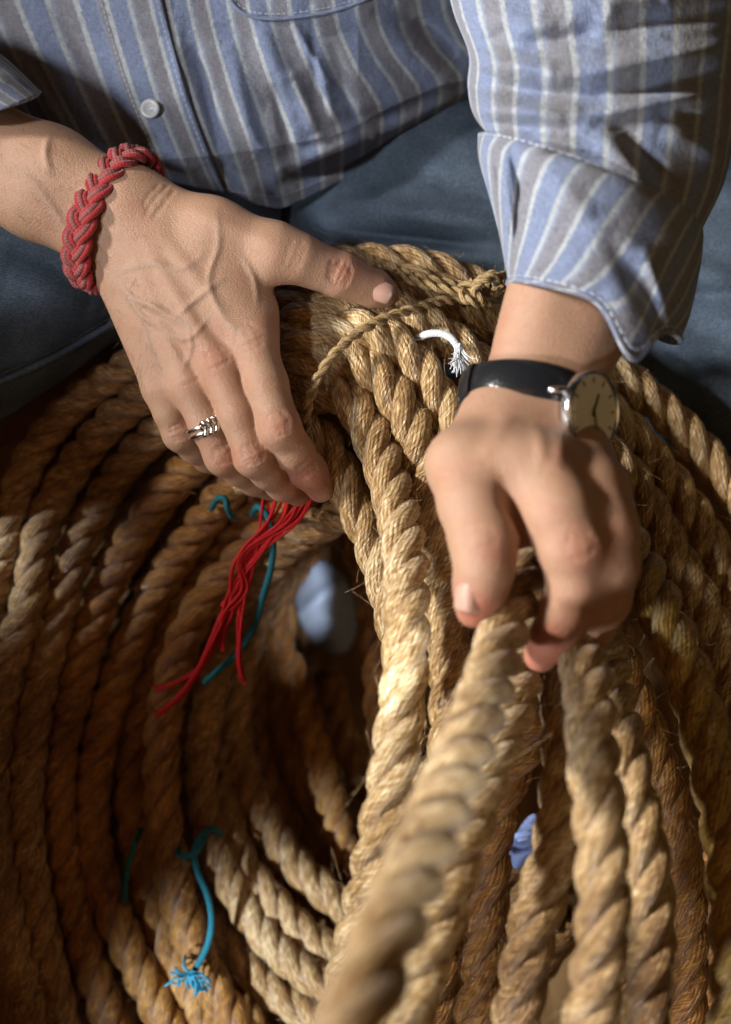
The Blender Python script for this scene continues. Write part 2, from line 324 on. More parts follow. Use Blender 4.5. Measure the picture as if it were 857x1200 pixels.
# ------------------------------------------------------------------ rope
RR = 0.0125
coil = empty('rope_coil', 'large coil of thick golden three strand rope bundled with twine between the knees', 'rope coil')
hairs = []
def rope(ctrl, mat, parent, name='rope_turn', R=RR, lay=None, phase=None, top=False, hair=45, step=.0028, nv=12):
    P = np.array([cs(*c) for c in ctrl]); Q, s = spline(P, step)
    R = R * random.uniform(.95, 1.05)
    T, N, B = frames(Q); lay = lay or R * 2 * random.uniform(2.35, 2.65); phase = random.uniform(0, 6.28) if phase is None else phase
    rs = R * .512; off = R * .503
    core = sweep(Q, R * .25, 6)
    root = mk(name, core[0], core[1], M[mat], parent, uv=core[2])
    wob = np.cumsum(rng.normal(0, .012, len(s)))
    for i in range(3):
        ph = phase + 2 * math.pi * i / 3 + 2 * math.pi * s / lay + wob
        rad = np.cos(ph)[:, None] * N + np.sin(ph)[:, None] * B
        n_ = np.convolve(rng.normal(0, 1, len(s) + 20), np.ones(21) / 21, 'valid')
        st = Q + rad * (off * (1 + .04 * n_))[:, None]
        n2 = np.convolve(rng.normal(0, 1, len(s) + 8), np.ones(9) / 9, 'valid')
        sv = sweep(st, rs * (1 + .05 * n2), nv, ref=rad)
        mk('strand', sv[0], sv[1], M[mat], root, uv=sv[2])
    # stray fibres
    L = s[-1]
    for _ in range(int(hair * L * 10)):
        i = random.randrange(4, len(Q) - 6); a = random.uniform(0, 6.28)
        rd = math.cos(a) * N[i] + math.sin(a) * B[i]
        if rd[2] < -.35: continue
        d0 = Q[i] + rd * R * .93; ln = random.uniform(.004, .015) * (1.6 if random.random() < .1 else 1)
        dr = T[i] * random.choice((-1, 1)) * random.uniform(.5, 1.2) + rd * random.uniform(.15, .8) + rng.normal(0, .3, 3)
        dr /= np.linalg.norm(dr); cu = rng.normal(0, .5, 3)
        t = np.linspace(0, 1, 5)[:, None]
        hairs.append(sweep(d0 + dr * ln * t + cu * ln * t * t * .6, random.uniform(.00005, .00011), 3, cap=False))
    return root

LEFT = [
 [(300,400,.88),(220,400,.885),(150,430,.90),(80,480,.92),(30,550,.93),(5,640,.93),(-20,740,.92),(-25,900,.92),(0,1050,.93),(40,1230,.93)],
 [(310,420,.88),(220,440,.89),(140,485,.91),(85,550,.93),(50,620,.93),(35,700,.92),(10,780,.92),(-8,880,.91),(-8,980,.91),(12,1090,.92),(50,1240,.93)],
 [(320,440,.88),(230,480,.89),(160,530,.92),(112,600,.94),(80,680,.93),(52,784,.93),(34,880,.92),(30,960,.92),(44,1067,.93),(80,1230,.94)],
 [(330,470,.88),(260,520,.89),(200,570,.92),(140,660,.94),(110,730,.94),(88,810,.94),(70,880,.94),(70,976,.94),(92,1083,.95),(140,1230,.95)],
 [(340,500,.88),(280,560,.90),(229,625,.93),(181,693,.95),(147,773,.95),(122,850,.95),(108,933,.95),(112,1003,.95),(138,1083,.95),(185,1180,.95),(230,1260,.95)],
 [(350,520,.89),(300,590,.92),(240,660,.96),(190,740,.97),(164,820,.97),(152,900,.97),(158,970,.97),(178,1060,.97),(215,1150,.96),(270,1260,.96)],
 [(400,540,.87),(345,590,.90),(290,645,.93),(243,700,.94),(212,760,.94),(194,830,.94),(189,907,.94),(195,987,.94),(213,1067,.94),(242,1140,.94),(300,1240,.93)],
 [(405,565,.89),(350,620,.93),(297,685,.96),(264,755,.97),(246,820,.97),(236,891,.97),(242,965,.97),(270,1035,.965),(299,1082,.96),(335,1122,.95),(378,1152,.94),(450,1175,.93),(530,1165,.91),(590,1100,.90),(640,1020,.89)],
 [(215,880,1.0),(222,980,.99),(247,1070,.98),(295,1137,.965),(346,1180,.95),(430,1220,.94),(540,1215,.92),(610,1150,.91),(660,1080,.90)],
 [(410,585,.92),(345,645,.97),(297,725,1.0),(270,800,1.01),(257,870,1.0),(262,940,.99),(282,1005,.98),(307,1040,.97),(338,1077,.965),(388,1115,.955),(450,1142,.94),(530,1120,.92),(600,1060,.91)],
 [(450,580,.88),(400,603,.885),(360,622,.90),(325,660,.94),(298,720,.98),(280,790,1.0),(275,850,1.0),(285,901,1.0),(312,965,.995),(341,1007,.985),(372,1036,.975),(413,1068,.965),(470,1090,.95),(540,1060,.94),(600,1010,.93)],
 [(318,700,1.05),(325,750,1.05),(350,805,1.045),(373,880,1.03),(395,960,1.02),(418,1025,1.0),(460,1070,.99)],
 [(395,610,1.0),(427,660,1.0),(440,740,1.0),(446,830,1.0),(452,920,1.0),(450,1000,1.0)],
 [(320,720,1.07),(316,800,1.08),(335,880,1.08),(370,940,1.07),(415,1000,1.06),(460,1030,1.05)],
 [(300,925,1.11),(360,930,1.11),(430,945,1.11),(500,980,1.1)],
 [(385,790,1.10),(400,850,1.11),(432,920,1.11),(470,960,1.11)],
]
lm = ['tan', 'tan', 'tan', 'amber_shade', 'amber_shade', 'amber_shade', 'amber_shade', 'tan', 'tan', 'tan', 'tan', 'amber_shade', 'amber_shade', 'amber_shade', 'amber_shade', 'amber_shade']
for c, mname in zip(LEFT, lm): rope(c, mname, coil)
for q, c in enumerate(LEFT[:11]):          # the layer of turns beneath
    rope([(x + (19 if y < 1050 else 14), y - 8, d + .056) for x, y, d in c], 'amber_shade', coil, hair=0, step=.0035, nv=10)
# bundle and the turns that come forward
TOP = [
 ('straw', [(310,350,.86),(355,322,.852),(410,309,.848),(502,316,.85),(580,349,.86),(650,395,.872),(726,439,.88),(772,476,.885),(817,521,.885),(856,568,.88),(900,640,.87)]),
 ('straw', [(305,385,.86),(352,352,.842),(420,330,.834),(500,340,.836),(570,374,.842),(640,425,.855),(722,492,.87),(770,546,.875),(815,608,.87),(847,671,.865),(880,760,.86)]),
 ('straw', [(295,425,.86),(343,384,.838),(398,357,.826),(460,364,.822),(518,394,.822),(575,440,.825),(640,500,.835),(715,535,.85),(757,590,.855),(790,650,.855),(822,705,.85),(850,775,.84),(880,900,.83)]),
 ('straw', [(290,470,.87),(333,422,.842),(382,390,.824),(440,392,.814),(490,432,.81),(522,487,.802),(550,550,.79),(590,640,.77),(612,730,.73),(600,820,.68),(572,900,.65),(548,965,.63),(519,1051,.61),(480,1174,.60),(455,1260,.6)]),
 ('straw', [(285,505,.88),(326,458,.848),(368,425,.83),(420,422,.816),(462,462,.806),(488,513,.796),(501,575,.785),(514,640,.77),(523,713,.75),(530,800,.73),(528,900,.72),(515,1000,.72),(495,1120,.72),(470,1250,.72)]),
 ('straw', [(285,540,.885),(325,494,.85),(364,463,.832),(405,464,.815),(436,510,.803),(461,580,.772),(475,650,.735),(477,730,.705),(472,820,.69),(458,920,.68),(440,1010,.68),(418,1110,.69),(388,1230,.70)]),
 ('straw', [(285,560,.88),(325,524,.845),(358,502,.825),(386,530,.815),(414,586,.808),(442,650,.80),(462,720,.785),(478,810,.78),(486,900,.78),(480,1000,.78),(465,1100,.78)]),
 # right front
 ('olive', [(670,540,.84),(712,600,.80),(748,660,.765),(778,722,.735),(806,790,.715),(832,880,.70),(852,980,.69),(862,1110,.68),(858,1240,.68)]),
 ('pale', [(650,640,.80),(672,720,.71),(688,800,.645),(698,907,.61),(706,1000,.60),(705,1090,.595),(693,1185,.60),(680,1260,.60)]),
 ('pale', [(700,700,.78),(715,800,.70),(735,900,.66),(755,1000,.65),(762,1100,.65),(752,1240,.65)]),
 ('pale', [(640,740,.76),(662,830,.70),(662,920,.675),(650,1000,.665),(622,1100,.66),(598,1240,.66)]),
 ('amber_shade', [(630,760,.78),(622,850,.74),(582,940,.73),(570,1046,.73),(563,1157,.73),(545,1260,.73)]),
 ('amber_shade', [(700,680,.84),(730,780,.79),(765,880,.78),(795,980,.78),(806,1100,.78),(800,1250,.78)]),
 ('amber_shade', [(700,560,.88),(755,660,.87),(800,780,.85),(835,900,.84),(850,1040,.84),(850,1240,.84)]),
 ('amber_shade', [(650,700,.86),(690,800,.84),(720,900,.83),(735,1000,.83),(735,1120,.83),(720,1260,.83)]),
 ('amber_shade', [(560,640,.84),(572,740,.82),(560,840,.81),(545,940,.80),(525,1060,.80),(510,1240,.80)]),
 ('amber_shade', [(760,540,.92),(815,640,.92),(855,740,.91),(890,860,.90)]),
 ('amber_shade', [(500,560,.86),(530,660,.85),(545,760,.84),(540,860,.83),(520,960,.82)]),
]
for q, (mname, c) in enumerate(TOP):
    c = [(x, y, d - (.019 if 2 <= q <= 6 else .010) * math.exp(-((y - 440) / 140) ** 2 - ((x - 410) / 170) ** 2)) for x, y, d in c]
    rope(c, mname, coil)
hv = join(hairs); o = mk('stray_fibres', hv[0], hv[1], M['fray'], coil, uv=hv[2]); o['kind'] = 'stuff'
hairs = []
held = empty('held_rope', 'thick rope end running from the right fist down to the bottom edge, blurred and nearest', 'rope')
rope([(640,560,.79),(640,620,.73),(612,680,.685),(590,745,.645),(570,810,.60),(540,890,.55),(505,975,.50),(468,1065,.455),(430,1160,.425),(390,1270,.40)], 'pale', held, name='rope_core', hair=14, lay=.074)
hv = join(hairs); o = mk('stray_fibres', hv[0], hv[1], M['fray'], held, uv=hv[2]); o['kind'] = 'stuff'

# ------------------------------------------------------------------ cords and twine
def twisted(ctrl, r, mat, parent, lay, strands=2, name='strand', step=.0012):
    Q, s = spline(np.array([cs(c[0], c[1], c[2] - .006) for c in ctrl]), step); T, N, B = frames(Q); out = []
    for i in range(strands):
        ph = 2 * math.pi * (s / lay + i / strands); rad = np.cos(ph)[:, None] * N + np.sin(ph)[:, None] * B
        sv = sweep(Q + rad * r * .48, r * .55, 8, ref=rad); out.append(mk(name, sv[0], sv[1], M[mat], parent, uv=sv[2]))
    return out
twine = empty('twine', 'thin brown two ply twine knotted around the top of the rope bundle', 'twine')
twisted([(588,340,.835),(560,350,.825),(520,352,.812),(478,364,.796),(440,378,.785),(408,399,.779),(384,425,.776),(367,455,.779),(359,490,.785),(364,525,.797),(380,560,.822),(400,580,.86)], .0031, 'twine', twine, .017)
twisted([(424,300,.836),(440,306,.832),(470,318,.824),(505,328,.819),(545,335,.822),(575,338,.82)], .0030, 'twine', twine, .017)
twisted([(432,318,.826),(452,318,.820),(490,331,.812),(530,341,.810),(566,345,.812)], .0030, 'twine', twine, .017)
twisted([(556,352,.812),(562,330,.806),(580,322,.812),(590,335,.825),(580,352,.822),(563,352,.808),(556,336,.806),(572,326,.803),(588,324,.815),(597,318,.83),(598,300,.85)], .0030, 'twine', twine, .017)
twisted([(566,356,.81),(548,352,.805),(540,338,.812),(556,330,.81)], .0029, 'twine', twine, .017)
def fray(base, dirs, n, ln, spread, mat, parent, name, r=.0003, curl=.35):
    out = []; b0 = cs(*base)
    for _ in range(n):
        d = np.array(dirs) + rng.normal(0, spread, 3); d /= np.linalg.norm(d); l = ln * random.uniform(.5, 1.1); c = rng.normal(0, curl, 3)
        t = np.linspace(0, 1, 7)[:, None]
        out.append(sweep(b0 + rng.normal(0, .0008, 3) + d * l * t + c * l * t * t, r * np.linspace(1.1, .5, 7), 4))
    v = join(out); return mk(name, v[0], v[1], M[mat], parent, uv=v[2])
fray((425, 300, .836), (-1, .2, .2), 26, .006, .25, 'twine', twine, 'frayed_end', .0003)
fray((433, 318, .826), (-1, .2, .2), 26, .006, .25, 'twine', twine, 'frayed_end', .0003)

def cord(name, label, cat, paths, mat, r=.0022, group=None, parent=None):
    root = parent or empty(name, label, cat, group)
    for p in paths:
        Q, s = spline(np.array([cs(*c) for c in p]), .0012); sv = sweep(Q, r, 10); mk('cord_length', sv[0], sv[1], M[mat], root, uv=sv[2])
    return root
w = cord('marker_cord', 'short white braided cord with frayed tip poking out of the rope bundle near the watch', 'cord',
         [[(480,402,.82),(490,396,.797),(503,391,.788),(518,391,.785),(530,397,.782),(538,409,.780)]], 'white', .0021, 'cords marking the ropes')
fray((538, 407, .778), (.05, -1, .05), 110, .013, .17, 'white', w, 'frayed_end', .00042, .25)
t1 = cord('marker_cord', 'long teal cord hanging beside the red threads below the fingertips', 'cord',
          [[(296,602,.90),(303,594,.868),(314,606,.862),(320,630,.865),(318,665,.872),(308,700,.885),(298,735,.90),(275,768,.905),(240,800,.915)]], 'teal', .0021, 'cords marking the ropes')
t2 = cord('marker_cord', 'tiny teal cord loop on the dark coil just under the ring finger', 'cord',
          [[(248,596,.90),(256,584,.883),(264,584,.88),(267,596,.882),(272,606,.89)]], 'teal', .0019, 'cords marking the ropes')
t3 = cord('marker_cord', 'teal cord ending in a bright frayed tuft at the bottom of the coil', 'cord',
          [[(262,985,.975),(252,972,.945),(238,978,.935),(228,998,.93),(232,1022,.925),(243,1048,.92),(248,1078,.918),(243,1108,.918),(228,1138,.915)],
           [(205,985,.95),(212,1003,.925),(228,1000,.92),(238,985,.93),(240,975,.96)]], 'teal', .0022, 'cords marking the ropes')
out = []; b0 = cs(224, 1142, .911)
for q in range(24):
    an = random.choice((-2.9, -2.4, -1.9, -1.5, -1.1, -.6, -.2, 2.8)) + random.uniform(-.25, .25); ln = random.uniform(.009, .019)
    p = [b0 + rng.normal(0, .0012, 3)]; el = random.uniform(.1, .7)
    for st_ in range(4):
        p.append(p[-1] + ln / 4 * np.array([math.cos(an) * math.cos(el), math.sin(an) * math.cos(el), math.sin(el)])); an += random.uniform(-.7, .7); el -= random.uniform(0, .6)
    out.append(sweep(spline(p, .0006)[0], .0008 * random.uniform(.8, 1.3), 6))
out.append(sweep(spline([b0 + np.array([.001, .002, -.001]), b0, b0 + np.array([-.001, -.001, .001])], .0006)[0], .0026, 8))
v_ = join(out); mk('frayed_tuft', v_[0], v_[1], M['tealfray'], t3, uv=v_[2])
t4 = cord('marker_cord', 'dim teal cord half hidden between turns at the lower left of the coil', 'cord',
          [[(165,972,.95),(158,990,.925),(150,1015,.925),(146,1045,.93),(146,1065,.96)]], 'teal', .0019, 'cords marking the ropes')
# red threads
th = empty('red_threads', 'bundle of loose scarlet threads hanging over the inner turns below the fingertips', 'threads')
bases = []
for i in range(26):
    a = random.uniform(-1, 1)
    if i < 5: end = [(240 + a*3, 775, .91), (205 + a*3, 800 , .915), (185, 806 + a*2, .918)]
    elif i < 10: end = [(236 + a*3, 780, .90), (212 + a*3, 815, .908), (187 + a, 836 + a*2, .91)]
    elif i < 15: end = [(281 + a*2, 745, .888), (280 + a*2, 775, .895), (284 + a*2, 795 + a, .90)]
    elif i < 18: end = [(262 + a * 3, 735, .895), (258 + a*6, 758 + a*6, .90)]
    else: end = [(272 + a * 8, 700, .888), (268 + a * 9, 715 + a*6, .89)]
    st = random.choice(((312, 574), (325, 576), (338, 578), (352, 580), (364, 578), (372, 576)))
    pts = [(st[0] + a*3, st[1], .865), (st[0] * .55 + 140 + 9*random.uniform(-1,1) , 612, .862), (292 + 15*random.uniform(-1,1), 650, .868), (281 + 11*random.uniform(-1,1), 690, .882)]
    if i >= 10 and i < 15: pts += [(283 + 4*random.uniform(-1,1), 718, .885)]
    else: pts += [(268 + 8*random.uniform(-1,1), 718, .887)]
    Q, s = spline(np.array([cs(*c) for c in pts + end]), .003); Q[:, 2] += random.uniform(-.002, .003); sv = sweep(Q, random.uniform(.0008, .0012), 6); mk('thread', sv[0], sv[1], M['thread'], th, uv=sv[2])
fray((186, 806, .917), (-1, .1, .1), 12, .004, .35, 'thread', th, 'frayed_end', .0004)
fray((188, 836, .91), (-.9, -.1, .1), 12, .005, .35, 'thread', th, 'frayed_end', .0004)
fray((284, 794, .90), (.2, -1, .1), 12, .005, .35, 'thread', th, 'frayed_end', .0004)

# ------------------------------------------------------------------ person: skin surface from a distance field, one continuous mesh
def smin(a, b, k):
    h = np.clip(.5 + .5 * (b - a) / k, 0, 1); return b + (a - b) * h - k * h * (1 - h)
class Field:
    def __init__(s, lo, hi, h):
        s.lo = np.array(lo, float); s.h = h; s.n = np.ceil((np.array(hi) - s.lo) / h).astype(int) + 1
        s.ax = [s.lo[i] + h * np.arange(s.n[i]) for i in range(3)]
        s.layers = {}
    def new(s): return np.full(s.n, .03, np.float32)
    def sl(s, lo, hi):
        a = np.clip(np.floor((lo - s.lo) / s.h).astype(int), 0, s.n); b_ = np.clip(np.ceil((hi - s.lo) / s.h).astype(int) + 1, 0, s.n)
        return tuple(slice(x, y) for x, y in zip(a, b_))
    def cone(s, G, a, b_, ra, rb, k, sq=1.0, n=None):
        m = max(ra, rb) * 1.0 + .016; S = s.sl(np.minimum(a, b_) - m, np.maximum(a, b_) + m)
        if any(q.stop <= q.start for q in S): return
        X = s.ax[0][S[0]][:, None, None] - a[0]; Y = s.ax[1][S[1]][None, :, None] - a[1]; Z = s.ax[2][S[2]][None, None, :] - a[2]
        ba = b_ - a; L2 = ba @ ba + 1e-12
        t = np.clip((X * ba[0] + Y * ba[1] + Z * ba[2]) / L2, 0, 1)
        X = X - t * ba[0]; Y = Y - t * ba[1]; Z = Z - t * ba[2]
        if sq != 1.0: Z = Z * sq
        d = (np.sqrt(X * X + Y * Y + Z * Z) - (ra + (rb - ra) * t)).astype(np.float32)
        G[S] = smin(G[S], d, k)
    def line_mod(s, G, a, b_, w, amt):
        """groove/ridge along a picture-space line (camera frame), seen side only"""
        m = w * 3; S = s.sl(np.minimum(a, b_) - m - np.array([0, 0, .012]), np.maximum(a, b_) + m + np.array([0, 0, .012]))
        if any(q.stop <= q.start for q in S): return
        X = s.ax[0][S[0]][:, None] - a[0]; Y = s.ax[1][S[1]][None, :] - a[1]; ba = (b_ - a)[:2]
        t = np.clip((X * ba[0] + Y * ba[1]) / (ba @ ba + 1e-12), 0, 1); d = np.hypot(X - t * ba[0], Y - t * ba[1])
        e = (np.sin(math.pi * np.clip(t, .02, .98)) ** .5) * np.exp(-(d / w) ** 2) * amt
        G[S] += e[:, :, None].astype(np.float32)
def surface_nets(G, lo, h):
    s = G < 0; nx, ny, nz = G.shape
    c = np.zeros((nx-1, ny-1, nz-1), np.int8)
    for i in (0, 1):
        for j in (0, 1):
            for k in (0, 1): c += s[i:nx-1+i, j:ny-1+j, k:nz-1+k]
    act = (c > 0) & (c < 8); ids = np.full(act.shape, -1, np.int32); I = np.argwhere(act); ids[act] = np.arange(len(I))
    acc = np.zeros((len(I), 3)); cnt = np.zeros(len(I))
    cor = [(i, j, k) for i in (0, 1) for j in (0, 1) for k in (0, 1)]
    for a in cor:
        for ax in range(3):
            if a[ax]: continue
            b_ = list(a); b_[ax] = 1
            ga = G[I[:, 0]+a[0], I[:, 1]+a[1], I[:, 2]+a[2]]; gb = G[I[:, 0]+b_[0], I[:, 1]+b_[1], I[:, 2]+b_[2]]
            x = (ga < 0) != (gb < 0); t = np.where(x, ga / np.where(x, ga - gb, 1), 0)
            p = np.tile(np.array(a, float), (len(I), 1)); p[:, ax] = t
            acc[x] += p[x]; cnt[x] += 1
    V = lo + h * (I + acc / cnt[:, None]); F = []
    for ax in range(3):
        sl0 = [slice(1, -1)] * 3; sl0[ax] = slice(0, -1)
        A = s[tuple(sl0)]; sl1 = list(sl0); sl1[ax] = slice(1, None); B = s[tuple(sl1)]
        E = np.argwhere(A != B) + np.array([0 if q == ax else 1 for q in range(3)])
        flip = A[A != B]; u, v = [(1, 2), (2, 0), (0, 1)][ax]
        def at(du, dv):
            J = E.copy(); J[:, u] += du; J[:, v] += dv; return ids[J[:, 0], J[:, 1], J[:, 2]]
        q = np.stack([at(-1, -1), at(0, -1), at(0, 0), at(-1, 0)], 1)
        q[~flip] = q[~flip][:, ::-1]; F.append(q)
    return V, np.concatenate(F)
def rp(d, r): return r * K * d
def chain(fld, G, pts, k, sq=1.0):
    """pts (px,py,d,r_px)"""
    for p, q in zip(pts[:-1], pts[1:]):
        fld.cone(G, cs(*p[:3]), cs(*q[:3]), rp(p[2], p[3]), rp(q[2], q[3]), k, sq)

def px_of(V):
    d = -V[:, 2]; return V[:, 0] / (K * d) + 428.5, 600 - V[:, 1] / (K * d)
def blobs(V, L):
    x, y = px_of(V); o = np.zeros(len(V))
    for cx, cy, r, a in L: o += a * np.exp(-((x - cx)**2 + (y - cy)**2) / (r * r))
    return o

# -- hand at the left of the picture, resting on the bundle
lo = cs(-150, 620, .90); hi = cs(510, 90, .90)
fl = Field([-.31, -.012, -.86], [.035, .27, -.715], .00095)
palm = fl.new()
chain(fl, palm, [(-160,100,.80,52),(60,197,.782,45),(142,233,.778,39)], .012, 1.15)
chain(fl, palm, [(-160,136,.81,48),(40,235,.788,40),(116,280,.787,36)], .012, 1.15)
chain(fl, palm, [(160,240,.778,36),(293,396,.771,30)], .012, 1.35)
chain(fl, palm, [(150,256,.778,35),(256,424,.771,28)], .012, 1.35)
chain(fl, palm, [(138,276,.782,33),(221,446,.777,26)], .012, 1.35)
chain(fl, palm, [(128,292,.787,30),(191,452,.787,24)], .012, 1.35)
chain(fl, palm, [(160,232,.782,28),(250,268,.775,32),(322,295,.775,33)], .012, 1.25)
chain(fl, palm, [(245,300,.777,34),(296,366,.777,30)], .014, 1.3)
F_ = fl.new()
fing = {
 'index': [(297,403,.771,27.5),(312,450,.766,25),(328,502,.762,24.5),(345,528,.772,21.5),(362,552,.785,21),(376,572,.798,17)],
 'middle': [(258,430,.771,25.5),(280,486,.768,23),(297,535,.770,23),(314,552,.782,20),(332,567,.797,19.5),(349,577,.812,16)],
 'ring': [(221,450,.777,23.5),(243,497,.778,21),(262,535,.783,21.5),(280,550,.795,18.5),(298,562,.808,18),(318,572,.822,15)],
 'pinky': [(191,456,.787,21.5),(200,482,.789,19.5),(212,508,.793,20.5),(228,524,.803,17.5),(244,536,.813,17),(262,547,.825,13.5)],
}
for nme, pts in fing.items():
    G1 = fl.new(); chain(fl, G1, pts, .004)
    F_ = smin(F_, G1, .0012)
G1 = fl.new(); chain(fl, G1, [(322,295,.775,33),(350,303,.777,29),(372,312,.781,26),(399,322,.785,26.5),(420,331,.789,22),(438,338,.793,21.5),(449,343,.797,18)], .004, 1.1)
F_ = smin(F_, G1, .003)
G = smin(palm, F_, .0065)
# veins and tendons over the back of the hand
def vein(pts, r, dz, k=.0035):
    Q = spline([(x, y, 0) for x, y in pts], 6)[0]; P3 = np.array([cs(q[0], q[1], .768) for q in Q]); w = rp(.77, r)
    S = fl.sl(P3.min(0) - 3 * w - np.array([0, 0, .014]), P3.max(0) + 3 * w + np.array([0, 0, .014]))
    X = fl.ax[0][S[0]][:, None]; Y = fl.ax[1][S[1]][None, :]; best = np.full((X.shape[0], Y.shape[1]), 9.); am = np.zeros_like(best); n_ = len(P3) - 1
    for i, (a, b_) in enumerate(zip(P3[:-1], P3[1:])):
        ba = (b_ - a)[:2]; t = np.clip(((X - a[0]) * ba[0] + (Y - a[1]) * ba[1]) / (ba @ ba), 0, 1); d = np.hypot(X - a[0] - t * ba[0], Y - a[1] - t * ba[1])
        m_ = d < best; best = np.where(m_, d, best); am = np.where(m_, np.sin(math.pi * np.clip((i + t) / n_, .02, .98)) ** .6, am)
    G[S] -= (np.exp(-(best / w) ** 2) * am * dz * 1.25)[:, :, None].astype(np.float32)
VE = [([(135,330),(160,352),(185,362),(205,375),(222,385)],4.2,.0014), ([(146,345),(168,372),(192,384)],3.6,.0012), ([(205,375),(232,352),(262,330)],3.6,.0010),
      ([(192,384),(215,400),(232,392),(245,375)],3.2,.0011), ([(255,250),(258,290),(246,330),(262,372),(283,392)],4,.0009), ([(140,318),(178,310),(215,318),(240,300)],3.6,.0008),
      ([(60,160),(56,185),(62,205)],4.5,.0013), ([(20,190),(60,240),(85,285)],4,.0006), ([(222,385),(226,410),(215,432)],3.,.0009), ([(165,372),(175,410),(190,440)],3.,.0008), ([(283,300),(300,330),(302,360)],3.5,.0007)]
for p_, r_, z_ in VE: vein(p_, r_, z_)
for a_, b_, r_, z_ in [((185,270),(285,395),9,.0011),((170,285),(252,420),8,.0009),((155,300),(216,440),8,.0007),((215,245),(325,290),10,.0009)]:
    vein([a_, b_], r_, z_)
# hollows between the metacarpals
for a_, b_ in (((225,360),(276,420)), ((200,390),(238,446)), ((180,410),(206,455))): fl.line_mod(G, cs(*a_, .77), cs(*b_, .77), rp(.77, 7), .0013)
# knuckle creases: short grooves across each joint
def creases(c, ax, half, offs, w=2.0, amt=.0007, dd=.765):
    ax = np.array(ax, float); ax /= np.linalg.norm(ax); pr = np.array([-ax[1], ax[0]])
    for o_ in offs:
        m_ = np.array(c) + ax * o_; hh = half * (1 - .03 * abs(o_)); j = ax * random.uniform(-2, 2)
        prev = m_ - pr * hh + j
        for t_ in (-.35, .35, 1):
            nx = m_ + pr * hh * t_ + ax * (1.6 * (1 - t_ * t_)) * (1 if o_ >= 0 else -1) + ax * random.uniform(-.8, .8)
            fl.line_mod(G, cs(*prev, dd), cs(*nx, dd), rp(.77, w), amt); prev = nx
creases((327,498), (.33,.94), 18, (-11,-6.5,-2,3,8,12), amt=.0007); creases((297,533), (.4,.9), 17, (-10,-5.5,-1,4,8.5), amt=.00075)
creases((262,533), (.45,.9), 14, (-8,-4,0,4.5,9), amt=.0007, dd=.775); creases((211,507), (.35,.94), 13, (-8,-3,2,7), amt=.0007, dd=.785)
creases((360,549), (.6,.8), 13, (-5,0,5), amt=.0007, dd=.775)
creases((399,320), (.92,.38), 17, (-13,-8.5,-4,.5,5,9.5), amt=.00075, dd=.77)
creases((293,398), (.4,.9), 20, (-15,-8,-2,5,12), w=2.6, amt=.0006); creases((256,424), (.4,.9), 17, (-10,-3,5), w=2.6, amt=.0007)
creases((190,240), (.85,.5), 26, (-12,-4,5), w=2.6, amt=.0007, dd=.775); creases((345,300), (.9,.35), 20, (-6,2,9), w=2.4, amt=.0003, dd=.77)
creases((222,445), (.4,.9), 15, (-6,2), w=2.4, amt=.0004)
LV, LF = surface_nets(G, fl.lo, fl.h); del G, palm, F_, G1
lred = blobs(LV, [(293,400,24,.35),(256,426,20,.3),(222,446,18,.3),(328,502,18,.5),(297,535,18,.5),(262,535,16,.5),(212,508,16,.45),(370,565,24,.8),(340,572,20,.6),(400,322,20,.5),(450,345,18,.4),(230,390,50,.12),(90,250,40,.1),(240,300,50,-.12),(20,200,90,-.12),(362,520,18,.25)])
x_, y_ = px_of(LV); lvein = np.zeros(len(LV))
for p_, r_, z_ in VE:
    for p, q in zip(p_[:-1], p_[1:]):
        ba = np.array(q, float) - p; t = np.clip(((x_ - p[0]) * ba[0] + (y_ - p[1]) * ba[1]) / (ba @ ba), 0, 1)
        lvein = np.maximum(lvein, .22 * np.exp(-((x_ - p[0] - t * ba[0])**2 + (y_ - p[1] - t * ba[1])**2) / 22))

# -- hand at the right, gripping the held rope
fl = Field([.015, -.09, -.80], [.19, .235, -.60], .0012)
palm = fl.new()
chain(fl, palm, [(700,120,.72,56),(648,345,.705,46),(634,395,.703,44),(594,476,.698,40)], .014, 1.0)
chain(fl, palm, [(775,120,.72,56),(690,345,.71,47),(680,395,.708,44),(640,478,.70,41)], .014, 1.0)
chain(fl, palm, [(590,486,.695,42),(545,545,.668,40)], .014, 1.1)
chain(fl, palm, [(620,486,.69,46),(640,562,.662,40)], .014, 1.1)
chain(fl, palm, [(652,490,.70,46),(692,578,.672,44)], .014, 1.0)
chain(fl, palm, [(650,500,.71,40),(705,600,.705,34)], .014, 1.0)
chain(fl, palm, [(600,520,.70,40),(640,600,.715,34)], .014, 1.0)
chain(fl, palm, [(588,500,.685,40),(596,546,.658,34),(607,618,.661,25)], .012, 1.0)
chain(fl, palm, [(640,520,.69,44),(650,620,.70,36)], .012, 1.0)
F_ = fl.new()
rf = {'index': [(636,556,.656,46),(656,600,.646,43),(671,640,.644,41),(675,680,.648,33),(664,714,.655,30.5),(648,746,.664,26),(634,768,.672,20)],
      'middle': [(692,576,.662,44),(706,620,.655,42),(710,662,.654,39),(705,700,.662,34),(692,732,.676,29),(664,758,.688,23)],
      'ring': [(706,600,.705,34),(714,650,.70,30),(712,690,.70,29),(694,728,.708,25),(664,748,.716,20)],
      'pinky': [(700,610,.73,30),(706,660,.728,27),(696,700,.73,25),(665,726,.738,18)],
      'thumb': [(545,545,.664,43),(556,590,.653,42),(567,632,.646,40),(568,664,.643,35),(563,690,.645,31),(556,714,.650,22)]}
for nme, pts in rf.items():
    G1 = fl.new(); chain(fl, G1, pts, .004); F_ = smin(F_, G1, .0055)
G = smin(palm, F_, .010)
